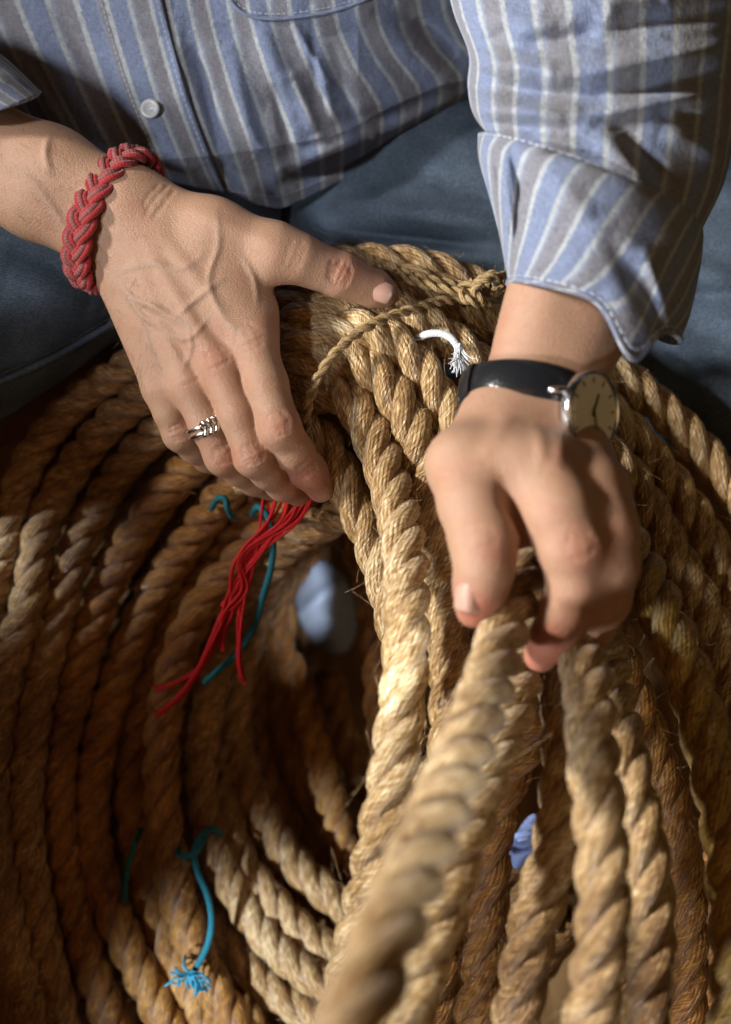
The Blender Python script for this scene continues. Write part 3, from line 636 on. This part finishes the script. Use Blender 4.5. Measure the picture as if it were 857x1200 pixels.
for a_, b_, w_, z_ in [((580,560),(606,628),9,.0018),((660,500),(640,560),9,-.001),((600,480),(560,540),10,-.0008),((668,560),(700,650),6,.0016),((628,500),(630,560),8,-.001)]:
    fl.line_mod(G, cs(*a_, .66), cs(*b_, .66), rp(.66, w_), z_)
creases((679,640), (.2,1), 24, (-12,-4,4,12), w=3, amt=.0007, dd=.63); creases((563,632), (.1,1), 24, (-10,-2,6), w=3, amt=.0006, dd=.63)
RV, RF = surface_nets(G, fl.lo, fl.h); del G, palm, F_, G1
rred = blobs(RV, [(555,715,30,1.0),(635,765,36,1.1),(590,640,30,.5),(675,640,30,.35),(700,720,50,.35),(660,560,50,.1),(705,640,30,.4),(540,560,40,.1),(620,370,40,.1)])
# -- torso, upper arms, thighs: coarse, under the clothes
fl = Field([-.62, -.15, -1.25], [.62, .62, -.62], .008)
G = fl.new()
def cc(a, b_, ra, rb, k=.03): fl.cone(G, np.array(a), np.array(b_), ra, rb, k)
cc((-.10, .22, -1.16), (-.07, .55, -1.08), .12, .13); cc((.03, .22, -1.16), (.02, .55, -1.08), .12, .13)
cc((-.13, .16, -1.10), (-.42, .04, -.98), .055, .05); cc((.05, .17, -1.13), (.45, .05, -1.06), .055, .05)
cc(cs(-158, 100, .80), (-.45, .30, -.86), .025, .034); cc((-.45, .30, -.86), (-.22, .56, -.98), .036, .05)
cc(cs(730, 122, .725), (.145, .27, -.79), .033, .033); cc((.145, .27, -.79), (.15, .56, -.95), .034, .045)
BV, BF = surface_nets(G, fl.lo, fl.h)
nV = len(LV); nR = len(RV)
person = empty('person', 'seated person in striped shirt and jeans gripping rope with both bare hands', 'person')
body = mk('body', np.vstack([LV, RV, BV]), np.vstack([LF, RF + nV, BF + nV + nR]), M['skin'], person,
   attrs={'red': np.concatenate([lred, rred, np.zeros(len(BV))]), 'vein': np.concatenate([lvein, np.zeros(nR + len(BV))])})
# front surface depth lookup for the left hand (for nails, ring, hair)
def front(V, px, py, r=4):
    x, y = px_of(V); m_ = (abs(x - px) < r) & (abs(y - py) < r)
    return (-V[m_][:, 2]).min() if m_.any() else .77
# nails
def nail(c, ax, half_l, half_w, V, lift=.0006, tipfrac=.82, drop=.0025, nm='fingernail'):
    ax = np.array(ax, float); ax /= np.linalg.norm(ax); pr = np.array([-ax[1], ax[0]]); d0 = front(V, *c)
    pts = []; nu, nv = 15, 13
    for i in range(nu):
        for j in range(nv):
            u = -1 + 2 * i / (nu - 1); v = -1 + 2 * j / (nv - 1)
            wd = half_w * (1 - .10 * u * u) * (1 if abs(u) < .75 else math.sqrt(max(0, 1 - ((abs(u) - .75) / .27) ** 2)) * .999)
            p = np.array(c) + ax * half_l * u + pr * wd * v
            pts.append(cs(p[0], p[1], d0 - lift + drop * (v * v) + drop * .35 * max(0, u) ** 2))
    F = [(i * nv + j, i * nv + j + 1, (i + 1) * nv + j + 1, (i + 1) * nv + j) for i in range(nu - 1) for j in range(nv - 1)]
    o = mk(nm, pts, F, [M['nail'], M['nail_tip']], person)
    for q, p in enumerate(o.data.polygons):
        if (q // (nv - 1)) >= (nu - 1) * tipfrac: p.material_index = 1
    so = o.modifiers.new('thickness', 'SOLIDIFY'); so.thickness = .0006; so.offset = 0
    return o
nail((446, 341), (.93, .36), 15, 13, LV, lift=.0004, drop=.0035)
nail((551, 700), (-.12, 1), 19, 18, RV, lift=.0000, drop=.006, tipfrac=.93)
# arm hair
hr = []
def hairs_on(V, F, boxpx, n, ln, flow):
    x, y = px_of(V); idx = np.where((x > boxpx[0]) & (x < boxpx[2]) & (y > boxpx[1]) & (y < boxpx[3]))[0]
    if not len(idx): return
    cen = V[idx].mean(0)
    for i in rng.choice(idx, n):
        p = V[i]; nrm = np.array([(x[i] - 100) * 0, 0, 1.0])
        d = np.array(flow) + rng.normal(0, .25, 3); d /= np.linalg.norm(d)
        t = np.linspace(0, 1, 4)[:, None]; l = ln * random.uniform(.4, 1)
        hr.append(sweep(p + d * l * t + np.array([0, -.3, -.1]) * l * t * t, .00005 * np.array([1.2, 1, .8, .5]), 3, cap=False))
hairs_on(LV, LF, (-30, 120, 120, 310), 420, .008, (.5, -.7, .35)); hairs_on(LV, LF, (120, 320, 185, 500), 160, .007, (-.25, -.8, .3)); hairs_on(LV, LF, (150, 200, 260, 400), 60, .005, (.4, -.8, .3))
hv = join(hr); o = mk('arm_hair', hv[0], hv[1], M['hair'], person, uv=hv[2]); o['kind'] = 'stuff'

# ------------------------------------------------------------------ cloth tools
def relief(px, py, segs):
    o = np.zeros_like(px)
    for x0, y0, x1, y1, w_, h_ in segs:
        bx, by = x1 - x0, y1 - y0; L2 = bx * bx + by * by
        t = np.clip(((px - x0) * bx + (py - y0) * by) / L2, 0, 1); d = np.hypot(px - x0 - t * bx, py - y0 - t * by)
        o += h_ * np.exp(-(d / w_) ** 2) * np.sin(math.pi * np.clip(t, .06, .94)) ** .6
    return o
def interp_curve(tab, t):
    tab = np.array(tab, float); x = np.linspace(0, 1, len(tab)); return np.stack([catm(tab[:, k], t) for k in range(tab.shape[1])], -1)
def catm(y, t):
    n = len(y); y = np.concatenate([[2*y[0]-y[1]], y, [2*y[-1]-y[-2]]]); u = np.clip(t, 0, 1) * (n - 1); i = np.minimum(u.astype(int), n - 2); f = u - i
    p0, p1, p2, p3 = y[i], y[i+1], y[i+2], y[i+3]
    return .5 * (2*p1 + (p2-p0)*f + (2*p0-5*p1+4*p2-p3)*f**2 + (3*p1-p0-3*p2+p3)*f**3)
def grid_faces(nu, nv, wrap=False):
    i = np.arange(nu if wrap else nu - 1)[:, None]; j = np.arange(nv - 1)[None]; i2 = (i + 1) % nu
    return np.stack([i * nv + j, i * nv + j + 1, i2 * nv + j + 1, i2 * nv + j], -1).reshape(-1, 4)
def tube_lr(name, L, R, D, TH, BOW, mat, parent, lip=None, segs=(), nu=200, nv=150, uscale=.3, vscale=.3, thick=.0012, pw=1.0, u0=0.0, noise=0.0):
    """closed tube whose seen half runs from silhouette L(v) to silhouette R(v); D centre distance, TH half thickness (m), BOW px of sag of each ring on the seen side"""
    v = np.linspace(0, 1, nv); Lc = interp_curve(L, v); Rc = interp_curve(R, v); Dc = catm(np.array(D, float), v); Tc = catm(np.array(TH, float), v); Bc = catm(np.array(BOW, float), v)
    th = np.linspace(0, 2 * math.pi, nu, endpoint=True)[:, None]
    s = (1 - np.cos(th)) / 2
    px = Lc[None, :, 0] * (1 - s) + Rc[None, :, 0] * s; py = Lc[None, :, 1] * (1 - s) + Rc[None, :, 1] * s + Bc[None] * np.sin(th)
    if lip: py = py + lip[0] * np.exp(-((s - lip[1]) / lip[2]) ** 2) * v[None] ** 3 * np.clip(np.sin(th), -.3, 1)
    sn = np.sin(th); d = Dc[None] - Tc[None] * np.sign(sn) * np.abs(sn) ** pw
    fr = np.clip(sn * 2.5, 0, 1)
    d = d - relief(px, py, segs) * fr * (1.2 if name == 'sleeve' else 1.2)
    P = cs(px.ravel(), py.ravel(), d.ravel())
    uv = np.stack([(u0 + th / (2 * math.pi) * 2 + 0 * v[None]).ravel() * uscale, (v[None] + 0 * th).ravel() * vscale], -1)
    o = mk(name, P, grid_faces(nu, nv), mat, parent, uv=uv)
    if thick: so = o.modifiers.new('thickness', 'SOLIDIFY'); so.thickness = thick; so.offset = -1
    return o

# ------------------------------------------------------------------ jeans
jeans = empty('jeans', parent=person)
tube_lr('left_leg', [(330,190),(230,190),(100,180),(-40,200),(-220,270)], [(330,330),(235,360),(140,402),(0,493),(-200,600)], [.98,.95,.92,.90,.88], [.05,.07,.075,.075,.07], [0,0,0,0,0], M['denim'], jeans,
        segs=[(-20,458,60,432,4,.004),(60,432,130,388,4,.004),(-20,446,60,420,2.5,-.0015),(0,330,110,360,20,.006),(20,390,120,400,14,-.005),(0,290,120,330,14,-.004)], uscale=.3, vscale=.3)
tube_lr('right_leg', [(300,150),(420,100),(560,110),(700,140),(860,180),(1050,260)], [(290,330),(400,420),(520,440),(680,470),(860,560),(1050,640)], [1.0,.985,.98,.975,.97,.96], [.05,.07,.075,.075,.075,.07], [0,0,0,0,0,0], M['denim'], jeans,
        segs=[(380,268,590,292,8,-.009),(440,245,600,266,11,.008),(500,215,590,235,10,-.005),(330,250,470,200,18,-.008),(470,305,600,300,10,.005),(730,250,860,230,12,-.006),(740,300,880,330,14,.006),(745,350,880,345,10,-.006),(760,400,880,420,14,.006),(780,450,880,440,10,-.005)], uscale=.3, vscale=.3)
for c in jeans.children: c.name = 'trouser_leg'
# side seam of the dark leg: a raised welt with two rows of stitches
leg = jeans.children[0]; lv = np.array([v.co[:] for v in leg.data.vertices]); lc = (lv - CAM) @ RM.T; lx, ly = px_of(lc)
def leg_pt(x, y, lift):
    m_ = (abs(lx - x) < 7) & (abs(ly - y) < 7); return cs(x, y, (-lc[m_][:, 2]).min() - lift) if m_.any() else cs(x, y, .85)
sm = [(-40, 462), (0, 447), (40, 430), (80, 410), (112, 391), (134, 378)]
sv = sweep(spline([leg_pt(x, y, .0002) for x, y in sm], .002)[0], .0022, 8); seam = mk('seam', sv[0], sv[1], M['denim'], leg, uv=sv[2])
# ------------------------------------------------------------------ shirt
shirt = empty('shirt', parent=person)
cols = [  # thread lines of the front, top to hem
 (-.28, [(-260,-120),(-180,0),(-100,100),(-20,210),(20,300)]),
 (-.10, [(-60,-120),(-20,0),(30,100),(90,200),(140,270)]),
 (.00, [(85,-120),(115,0),(148,108),(180,185),(205,238)]),
 (.075, [(165,-120),(190,0),(218,105),(245,180),(268,232)]),
 (.155, [(250,-120),(262,0),(285,90),(312,170),(330,246)]),
 (.235, [(325,-120),(340,20),(366,92),(398,155),(400,212)]),
 (.300, [(395,-120),(405,7),(425,65),(458,122),(455,182)]),
 (.370, [(465,-120),(470,0),(485,50),(520,96),(512,146)]),
 (.46, [(560,-120),(565,-10),(585,40),(615,80),(600,110)]),
 (.66, [(800,-120),(800,-20),(810,30),(820,70),(810,95)]),
]
us = np.array([c[0] for c in cols]); nu, nv = 620, 260
v = np.linspace(0, 1, nv); U = np.linspace(us[0], us[-1], nu)
tabs = np.stack([interp_curve(c[1], v) for c in cols])          # (c, nv, 2)
def colint(k):
    out = np.empty((nu, nv))
    for j in range(nv): out[:, j] = np.interp(U, us, tabs[:, j, k])
    ker = np.exp(-np.linspace(-2, 2, 41) ** 2); ker /= ker.sum()
    pad = np.pad(out, ((20, 20), (0, 0)), mode='reflect', reflect_type='odd')
    return np.apply_along_axis(lambda a: np.convolve(a, ker, 'valid'), 0, pad)
PX, PY = colint(0), colint(1)
base = np.interp(v, [0, .35, .62, .76, .86, 1.0], [.835, .862, .868, .872, .890, .915])[None] + .00000045 * (PX - 250) ** 2
base = base + np.clip((PX - 420) / 200, 0, 1) * .035
SH = [(150,110,235,220,16,.006),(300,20,350,150,14,.006),(345,90,372,160,9,.007),(372,75,395,150,8,.005),(270,60,300,180,10,.005),(230,60,262,190,8,-.006),
      (330,200,440,162,13,.013),(440,162,548,112,12,.012),(335,214,450,180,9,-.010),(450,180,550,132,9,-.009),(400,140,470,135,10,-.005),(285,150,330,195,10,.006),
      (300,120,420,110,16,-.004),(430,20,520,90,18,.006),(480,20,540,70,10,-.005),(20,20,110,150,18,.007),(-40,30,80,200,14,-.006),(60,0,130,110,12,-.006),(20,60,80,160,8,.004),
      (345,30,385,95,5,.004),(365,30,372,120,5,-.003),(255,190,300,225,8,-.005),(120,60,150,150,10,-.003),(205,20,215,110,9,.004), (390,60,420,150,8,-.004), (320,90,345,200,7,-.004)]
base = base - relief(PX, PY, SH)
pl = np.exp(-np.clip((np.abs(U - .0375) - .036) / .0015, 0, 9) ** 2)[:, None]; base = base - .0022 * pl
P = cs(PX.ravel(), PY.ravel(), base.ravel()); uv = np.stack([np.repeat(U * .48 + .003, nv), np.tile(v * .22, nu)], -1)
front_o = mk('front_panel', P, grid_faces(nu, nv), M['shirt'], shirt, uv=uv)
so = front_o.modifiers.new('thickness', 'SOLIDIFY'); so.thickness = .0014; so.offset = -1
# button placket: a strip of its own folded over the front
ki = np.where((U > -.001) & (U < .0765))[0]; ku = U[ki]
ed = np.clip(np.minimum(ku + .001, .0765 - ku) / .0022, 0, 1) ** .5
pd = base[ki] - (-.0006 + .0030 * ed)[:, None]
P = cs(PX[ki].ravel(), PY[ki].ravel(), pd.ravel()); uv = np.stack([np.repeat(ku * .48 + .0135, nv), np.tile(v * .22, len(ki))], -1)
mk('placket', P, grid_faces(len(ki), nv), M['shirt'], shirt, uv=uv)
def shirt_pt(u, vv, lift=0):
    i = int(np.clip((u - us[0]) / (us[-1] - us[0]) * (nu - 1), 0, nu - 1)); j = int(np.clip(vv * (nv - 1), 0, nv - 1))
    return cs(PX[i, j], PY[i, j], base[i, j] - lift)
def on_px(x, y, lift=0):
    k_ = np.argmin((PX - x) ** 2 + (PY - y) ** 2); return cs(x, y, base.ravel()[k_] - lift)
# stitch rows on the placket, hem and pocket
def stitches(name, pts, parent, mat, ln=.0022, gap=.0013, r=.00022):
    Q, s = spline(np.array(pts), .0006); out = []; a = 0
    while a + ln < s[-1]:
        i0, i1 = np.searchsorted(s, a), np.searchsorted(s, a + ln); a += ln + gap
        if i1 - i0 >= 2: out.append(sweep(Q[i0:i1 + 1], r, 5))
    j = join(out); o = mk(name, j[0], j[1], M[mat], parent, uv=j[2]); return o
for u_ in (.0045, .0705): stitches('stitching', [shirt_pt(u_, t, .0026) for t in np.linspace(.02, .995, 24)], shirt, 'stitch')
stitches('stitching', [shirt_pt(u_, .955, .0006) for u_ in np.linspace(.085, .5, 24)], shirt, 'stitch')
for off in (-8, 6):
    st_ = stitches('stitching', [leg_pt(x, y + off, .0008) for x, y in sm], leg, 'dstitch', .003, .0016, .0003)
# chest pocket
pk = [(262,-30),(268,-5),(283,14),(310,22),(352,20),(395,12),(432,-2),(450,-20)]
pkp = np.array([on_px(x, y, .0015) for x, y in pk]); sv = sweep(spline(pkp, .002)[0], .0011, 8); mk('pocket_edge', sv[0], sv[1], M['shirt'], shirt, uv=sv[2])
stitches('stitching', [on_px(x + 0, y - 6, .0012) for x, y in pk], shirt, 'stitch')
# button
bc = on_px(176, 128, .0040); T1 = np.array([1, 0, .05]); T2 = np.array([0, 1, .05]); 
prof = [(0, .0012), (.0026, .0010), (.0034, .0018), (.0050, .0022), (.0058, .0016), (.0060, .0006), (.0055, -.0004)]
V = []; na = 32
for r_, z_ in prof:
    for a in range(na): an = 2 * math.pi * a / na; V.append(bc + r_ * math.cos(an) * T1 + r_ * math.sin(an) * T2 + np.array([0, 0, z_]))
F = [(i * na + a, (i + 1) * na + a, (i + 1) * na + (a + 1) % na, i * na + (a + 1) % na) for i in range(len(prof) - 1) for a in range(na)]
bt = mk('button', V, F, M['button'], shirt)
out = []
for dx, dy in ((1, 1), (-1, 1), (1, -1), (-1, -1)):
    q = np.array([bc + np.array([dx * .0012, dy * .0012, .0014]), bc + np.array([dx * .0003, dy * .0012, .0019]), bc + np.array([-dx * .0012, dy * .0012, .0014])]); out.append(sweep(q, .0003, 5))
j = join(out); mk('button_thread', j[0], j[1], M['stitch'], bt, uv=j[2])

# sleeve at the right
tube_lr('sleeve', [(500,-140),(516,-60),(530,10),(549,62),(548,100),(556,135),(585,168),(600,200)], [(900,-140),(885,-60),(878,20),(868,90),(862,150),(850,210),(826,262),(812,290)],
        [.79,.77,.75,.74,.735,.73,.725,.725], [.075,.07,.068,.068,.066,.062,.055,.045], [0,5,10,16,22,26,26,20], M['shirt'], shirt,
        segs=[(540,100,700,116,10,-.010),(690,116,880,84,11,-.008),(545,66,660,86,13,.008),(552,124,670,136,12,.009),(650,88,880,52,13,.009),(600,56,730,34,13,-.007),(720,34,880,8,12,-.006),
              (556,82,610,104,7,-.004),(565,142,650,158,8,-.005),(660,138,870,104,12,.006),(550,16,660,34,18,.006),(640,4,780,-6,16,.006),(690,150,770,222,15,.007),(725,150,800,236,10,-.005),(770,150,850,180,14,.006),(600,152,700,176,9,.004),
              (560,60,600,30,9,-.003),(800,130,860,180,8,-.004),(700,60,720,0,12,.003)],
        nu=420, nv=320, uscale=.155, vscale=.2)
cuffo = tube_lr('cuff', [(560,158),(561,185),(572,225),(584,270),(591,305),(596,332)], [(800,250),(822,262),(824,290),(818,330),(808,372),(798,398)],
        [.725,.72,.718,.718,.715,.715], [.062,.066,.066,.064,.060,.056], [-18,-25,-24,-20,-16,-16], M['cuff'], shirt, lip=(62, .73, .13),
        segs=[(588,190,604,300,6,.005),(600,175,612,240,5,-.005),(575,180,580,240,5,.006),(620,180,662,168,5,.003),(640,200,760,330,16,.004),(700,260,790,390,14,-.006),(760,300,790,400,10,.006),(612,180,600,320,3,-.003)],
        nu=420, nv=220, uscale=.155, vscale=.085, thick=.003)
cg = (np.array([v_.co[:] for v_ in cuffo.data.vertices]) - CAM) @ RM.T; cg = cg.reshape(420, 220, 3)
rim = cg[:, -1]; sv = sweep(np.vstack([rim[::3], rim[:1]]), .0016, 8); mk('cuff_hem', sv[0], sv[1], M['cuff'], cuffo, uv=sv[2])
lf = np.array([0, 0, .0016])
CUFF_ST = [cg[12:200:6, -9] + lf, cg[12:200:6, 8] + lf]
# sleeve at the far left
tube_lr('sleeve', [(-260,-60),(-180,-20),(-90,20),(-10,62),(46,112)], [(-330,140),(-250,160),(-150,170),(-80,150),(-40,136)], [.80,.80,.79,.785,.782], [.05,.05,.045,.040,.034], [-4,-4,0,3,5], M['shirt'], shirt,
        segs=[(-100,60,20,70,8,.004),(-20,90,40,100,5,.003)], uscale=.15, vscale=.15, nu=140, nv=100, thick=.0025)

for row in CUFF_ST: stitches('stitching', row, cuffo, 'stitch', .003, .0015, .0003)
# ------------------------------------------------------------------ bracelet
br = empty('bracelet', 'chunky plaited red cord bracelet with faded stripe around the left wrist in view', 'bracelet')
n = 900; t = np.linspace(0, 2 * math.pi, n)
c0 = cs(134, 258, .788); e1 = np.array([64, 138, 0]) / 152.0; e2 = np.array([-.33, .22, .92]); e2 /= np.linalg.norm(e2)
base_r1, base_r2 = .0385, .0265
Qc = c0 + base_r1 * np.cos(t)[:, None] * e1 + base_r2 * np.sin(t)[:, None] * e2
Tt = np.gradient(Qc, axis=0); Tt /= np.linalg.norm(Tt, axis=1)[:, None]
out_d = np.cos(t)[:, None] * e1 / base_r1 + np.sin(t)[:, None] * e2 / base_r2; out_d /= np.linalg.norm(out_d, axis=1)[:, None]
lat = np.cross(Tt, out_d)
for j in range(3):
    ph = 7 * t + 2 * math.pi * j / 3
    q = Qc + lat * (.0056 * np.cos(ph))[:, None] + out_d * (.0021 * np.sin(2 * ph))[:, None]
    tq = np.gradient(q, axis=0); tq /= np.linalg.norm(tq, axis=1)[:, None]; side = np.cross(tq, out_d); side /= np.linalg.norm(side, axis=1)[:, None]
    for o_, m_, r_, up in ((-.0023, 'red', .0019, 0), (.0023, 'red', .0019, 0), (0, 'rose', .0020, .0009)):
        sv = sweep(q + side * o_ + out_d * up, r_, 8, ref=out_d, cap=False); mk('plait_strand', sv[0], sv[1], M[m_], br, uv=sv[2])

# ------------------------------------------------------------------ ring
rg = empty('ring', 'silver knotted finger ring with twin wire band on the ring finger', 'ring')
c0 = cs(243, 500, .778); ax = cs(262, 535, .783) - cs(221, 450, .777); ax /= np.linalg.norm(ax)
f1 = np.array([0, 0, 1.0]); f1 -= (f1 @ ax) * ax; f1 /= np.linalg.norm(f1); f2 = np.cross(f1, ax); t = np.linspace(0, 2 * math.pi, 160); rr = rp(.778, 21.8) + .0006
def ringp(a, ofs, lift): return c0 + (rr + lift)[:, None] * (np.cos(a)[:, None] * f1 + np.sin(a)[:, None] * f2) + ofs[:, None] * ax
for o_ in (-.0018, .0018):
    sv = sweep(ringp(t, np.full_like(t, o_), np.zeros_like(t)), .0011, 10, cap=False); mk('band_wire', sv[0], sv[1], M['silver'], rg)
a0 = np.linspace(-.95, 1.15, 90) * 1.0
sgn = -1 if (f2 @ np.array([1., 0, 0])) > 0 else 1
for j in range(3):
    ph = np.linspace(0, 2 * math.pi * 1.5, 90) + 2 * math.pi * j / 3
    sv = sweep(ringp(a0 * .55 + sgn * -.35, .0034 * np.cos(ph), .0016 + .0010 * np.sin(2 * ph)), .0014, 10); mk('knot_wire', sv[0], sv[1], M['silver'], rg)

# ------------------------------------------------------------------ watch
wt = empty('wristwatch', 'round steel wristwatch with cream dial on glossy black leather strap, right wrist in view', 'watch')
wc = cs(617, 470, .70); wn = np.array([-.42, -.86, .0]); e1 = np.array([.97, -.12, .10]); e1 /= np.linalg.norm(e1); e2 = np.array([-.10, .33, .94]); e2 -= (e2 @ e1) * e1; e2 /= np.linalg.norm(e2); e3 = np.cross(e1, e2)
ra, rb = .0305, .0265
def band(a0, a1, w_, th_, nm, extra=.0, n=120):
    t = np.linspace(a0, a1, n); Q = wc + (ra + extra) * np.cos(t)[:, None] * e1 + (rb + extra) * np.sin(t)[:, None] * e2
    od = np.cos(t)[:, None] * e1 / ra + np.sin(t)[:, None] * e2 / rb; od /= np.linalg.norm(od, axis=1)[:, None]
    prof = [(-1, -.6), (-1.0, .3), (-.92, .8), (-.6, 1.15), (0, 1.35), (.6, 1.15), (.92, .8), (1.0, .3), (1, -.6), (0, -.6)]
    V = np.stack([Q + od * y * th_ + e3 * x * w_ for x, y in prof], 1).reshape(-1, 3); k = len(prof)
    i = np.arange(n - 1)[:, None] * k; j = np.arange(k)[None]; F = np.stack([i + j, i + (j + 1) % k, i + k + (j + 1) % k, i + k + j], -1).reshape(-1, 4)
    caps = [[0, 1, 8, 9], [1, 2, 7, 8], [2, 3, 6, 7], [3, 4, 5, 6]]; F = np.vstack([F, caps, [[(n - 1) * k + q for q in reversed(c)] for c in caps]])
    return mk(nm, V, F, M['leather'], wt)
band(.84, 3.9, .0098, .0022, 'strap'); band(3.7, 5.9, .0092, .0018, 'strap')
o = band(2.55, 2.85, .0102, .0030, 'strap_keeper', .0006, 20)
# stitching of the strap is lost in the blur; pin heads are not
dn = np.array([.70, -.04, .71]); dn /= np.linalg.norm(dn); dv = np.array([-.06, 1, .0]); dv -= (dv @ dn) * dn; dv /= np.linalg.norm(dv); du = np.cross(dv, dn)
dc = cs(695, 483, .674); DR = .0200
def lathe(prof, c, nm, mat, parent, na=64, sm=True):
    V = []
    for r_, z_ in prof:
        for a in range(na): an = 2 * math.pi * a / na; V.append(c + r_ * math.cos(an) * du + r_ * math.sin(an) * dv + z_ * dn)
    F = [(i * na + a, i * na + (a + 1) % na, (i + 1) * na + (a + 1) % na, (i + 1) * na + a) for i in range(len(prof) - 1) for a in range(na)]
    return mk(nm, V, F, M[mat], parent, smooth=sm)
case = lathe([(.001, -.008), (.0150, -.008), (.0185, -.0065), (.0198, -.003), (.0202, -.0005), (.0196, .0012), (.0186, .0016), (.0180, .0008), (.0178, -.0002)], dc, 'case', 'steel', wt)
dial = lathe([(.00001, 0), (.0179, 0)], dc, 'dial', 'dial', wt)
lathe([(.00001, .0022), (.008, .0021), (.0150, .0017), (.0182, .0010), (.0183, .0004), (.015, .0010), (.008, .0014), (.00001, .0015)], dc, 'crystal', 'glass', wt)
def bar(a, r0, r1, w_, nm, parent, z=.0004):
    d_ = math.cos(a) * dv + math.sin(a) * du; p_ = -math.sin(a) * dv + math.cos(a) * du
    V = [dc + d_ * r + p_ * x + dn * (z + zz) for zz in (0, .0003) for r, x in ((r0, -w_), (r0, w_), (r1, w_ * .6), (r1, -w_ * .6))]
    return mk(nm, V, [(0, 1, 2, 3), (7, 6, 5, 4), (0, 4, 5, 1), (1, 5, 6, 2), (2, 6, 7, 3), (3, 7, 4, 0)], M['ink'], parent, smooth=False)
for h in range(12): bar(h * math.pi / 6, .0140, .0168, .00035, 'hour_mark', dial)
bar(math.radians(25), -.002, .0095, .0006, 'hour_hand', dial, .0005); bar(math.radians(165), -.002, .0135, .00045, 'minute_hand', dial, .0009)
q = np.stack([dc - dn * .003 + dv * 0 - du * 0 + x_ for x_ in (e3 * 0,)])
for sg in (-1, 1):
    for sd in (-1, 1):
        p0_ = dc - dn * .004 + sd * dv * .0105 + sg * du * .0155; p1_ = p0_ + sg * du * .0035 - dn * .003; p2_ = p1_ + sg * du * .001 - dn * .003
        sv = sweep(spline([p0_, p1_, p2_], .0006)[0], .0016, 10); mk('lug', sv[0], sv[1], M['steel'], wt)
sv = sweep(spline([dc - dn * .003 - dv * .0195, dc - dn * .003 - dv * .0215, dc - dn * .003 - dv * .0228], .0004)[0], .0026, 14); mk('crown', sv[0], sv[1], M['steel'], wt)
pb = wc + (ra + .002) * math.cos(3.12) * e1 + (rb + .002) * math.sin(3.12) * e2 + e3 * .0098
sv = sweep(spline([pb, pb + e3 * .0008, pb + e3 * .0022], .0004)[0], .0013, 12); mk('buckle_pin', sv[0], sv[1], M['steel'], wt)

# ------------------------------------------------------------------ cloths glimpsed between the ropes
def patch(name, label, c, d, rx, ry, rot, mat, bulge):
    V = []; nu, nv = 40, 40; ca, sa = math.cos(rot), math.sin(rot)
    for i in range(nu):
        for j in range(nv):
            u = -1 + 2 * i / (nu - 1); v_ = -1 + 2 * j / (nv - 1)
            x = u * math.sqrt(1 - v_ * v_ / 2) * rx; y = v_ * math.sqrt(1 - u * u / 2) * ry
            dd = d + bulge * (u * u * .6 + v_ * v_ * .6) - .010 * math.exp(-((v_ + .25 + .25 * u) / .18) ** 2) + .006 * math.exp(-((v_ - .2 + .2 * u) / .2) ** 2)
            V.append(cs(c[0] + x * ca - y * sa, c[1] + x * sa + y * ca, dd))
    U = np.stack(np.meshgrid(np.linspace(0, .08, nu), np.linspace(0, .08, nv), indexing='ij'), -1).reshape(-1, 2)
    o = mk(name, V, grid_faces(nu, nv), M[mat], uv=U); so = o.modifiers.new('thickness', 'SOLIDIFY'); so.thickness = .003
    return tag(o, label, 'cloth')
patch('cloth', 'pale blue white cloth glimpsed through the dark hole of the coil', (382, 712), 1.20, 34, 58, -.3, 'cloth', .05)
patch('cloth', 'tiny scrap of ribbed blue cloth between ropes near the bottom', (616, 986), .70, 13, 34, .35, 'scrap', .004)
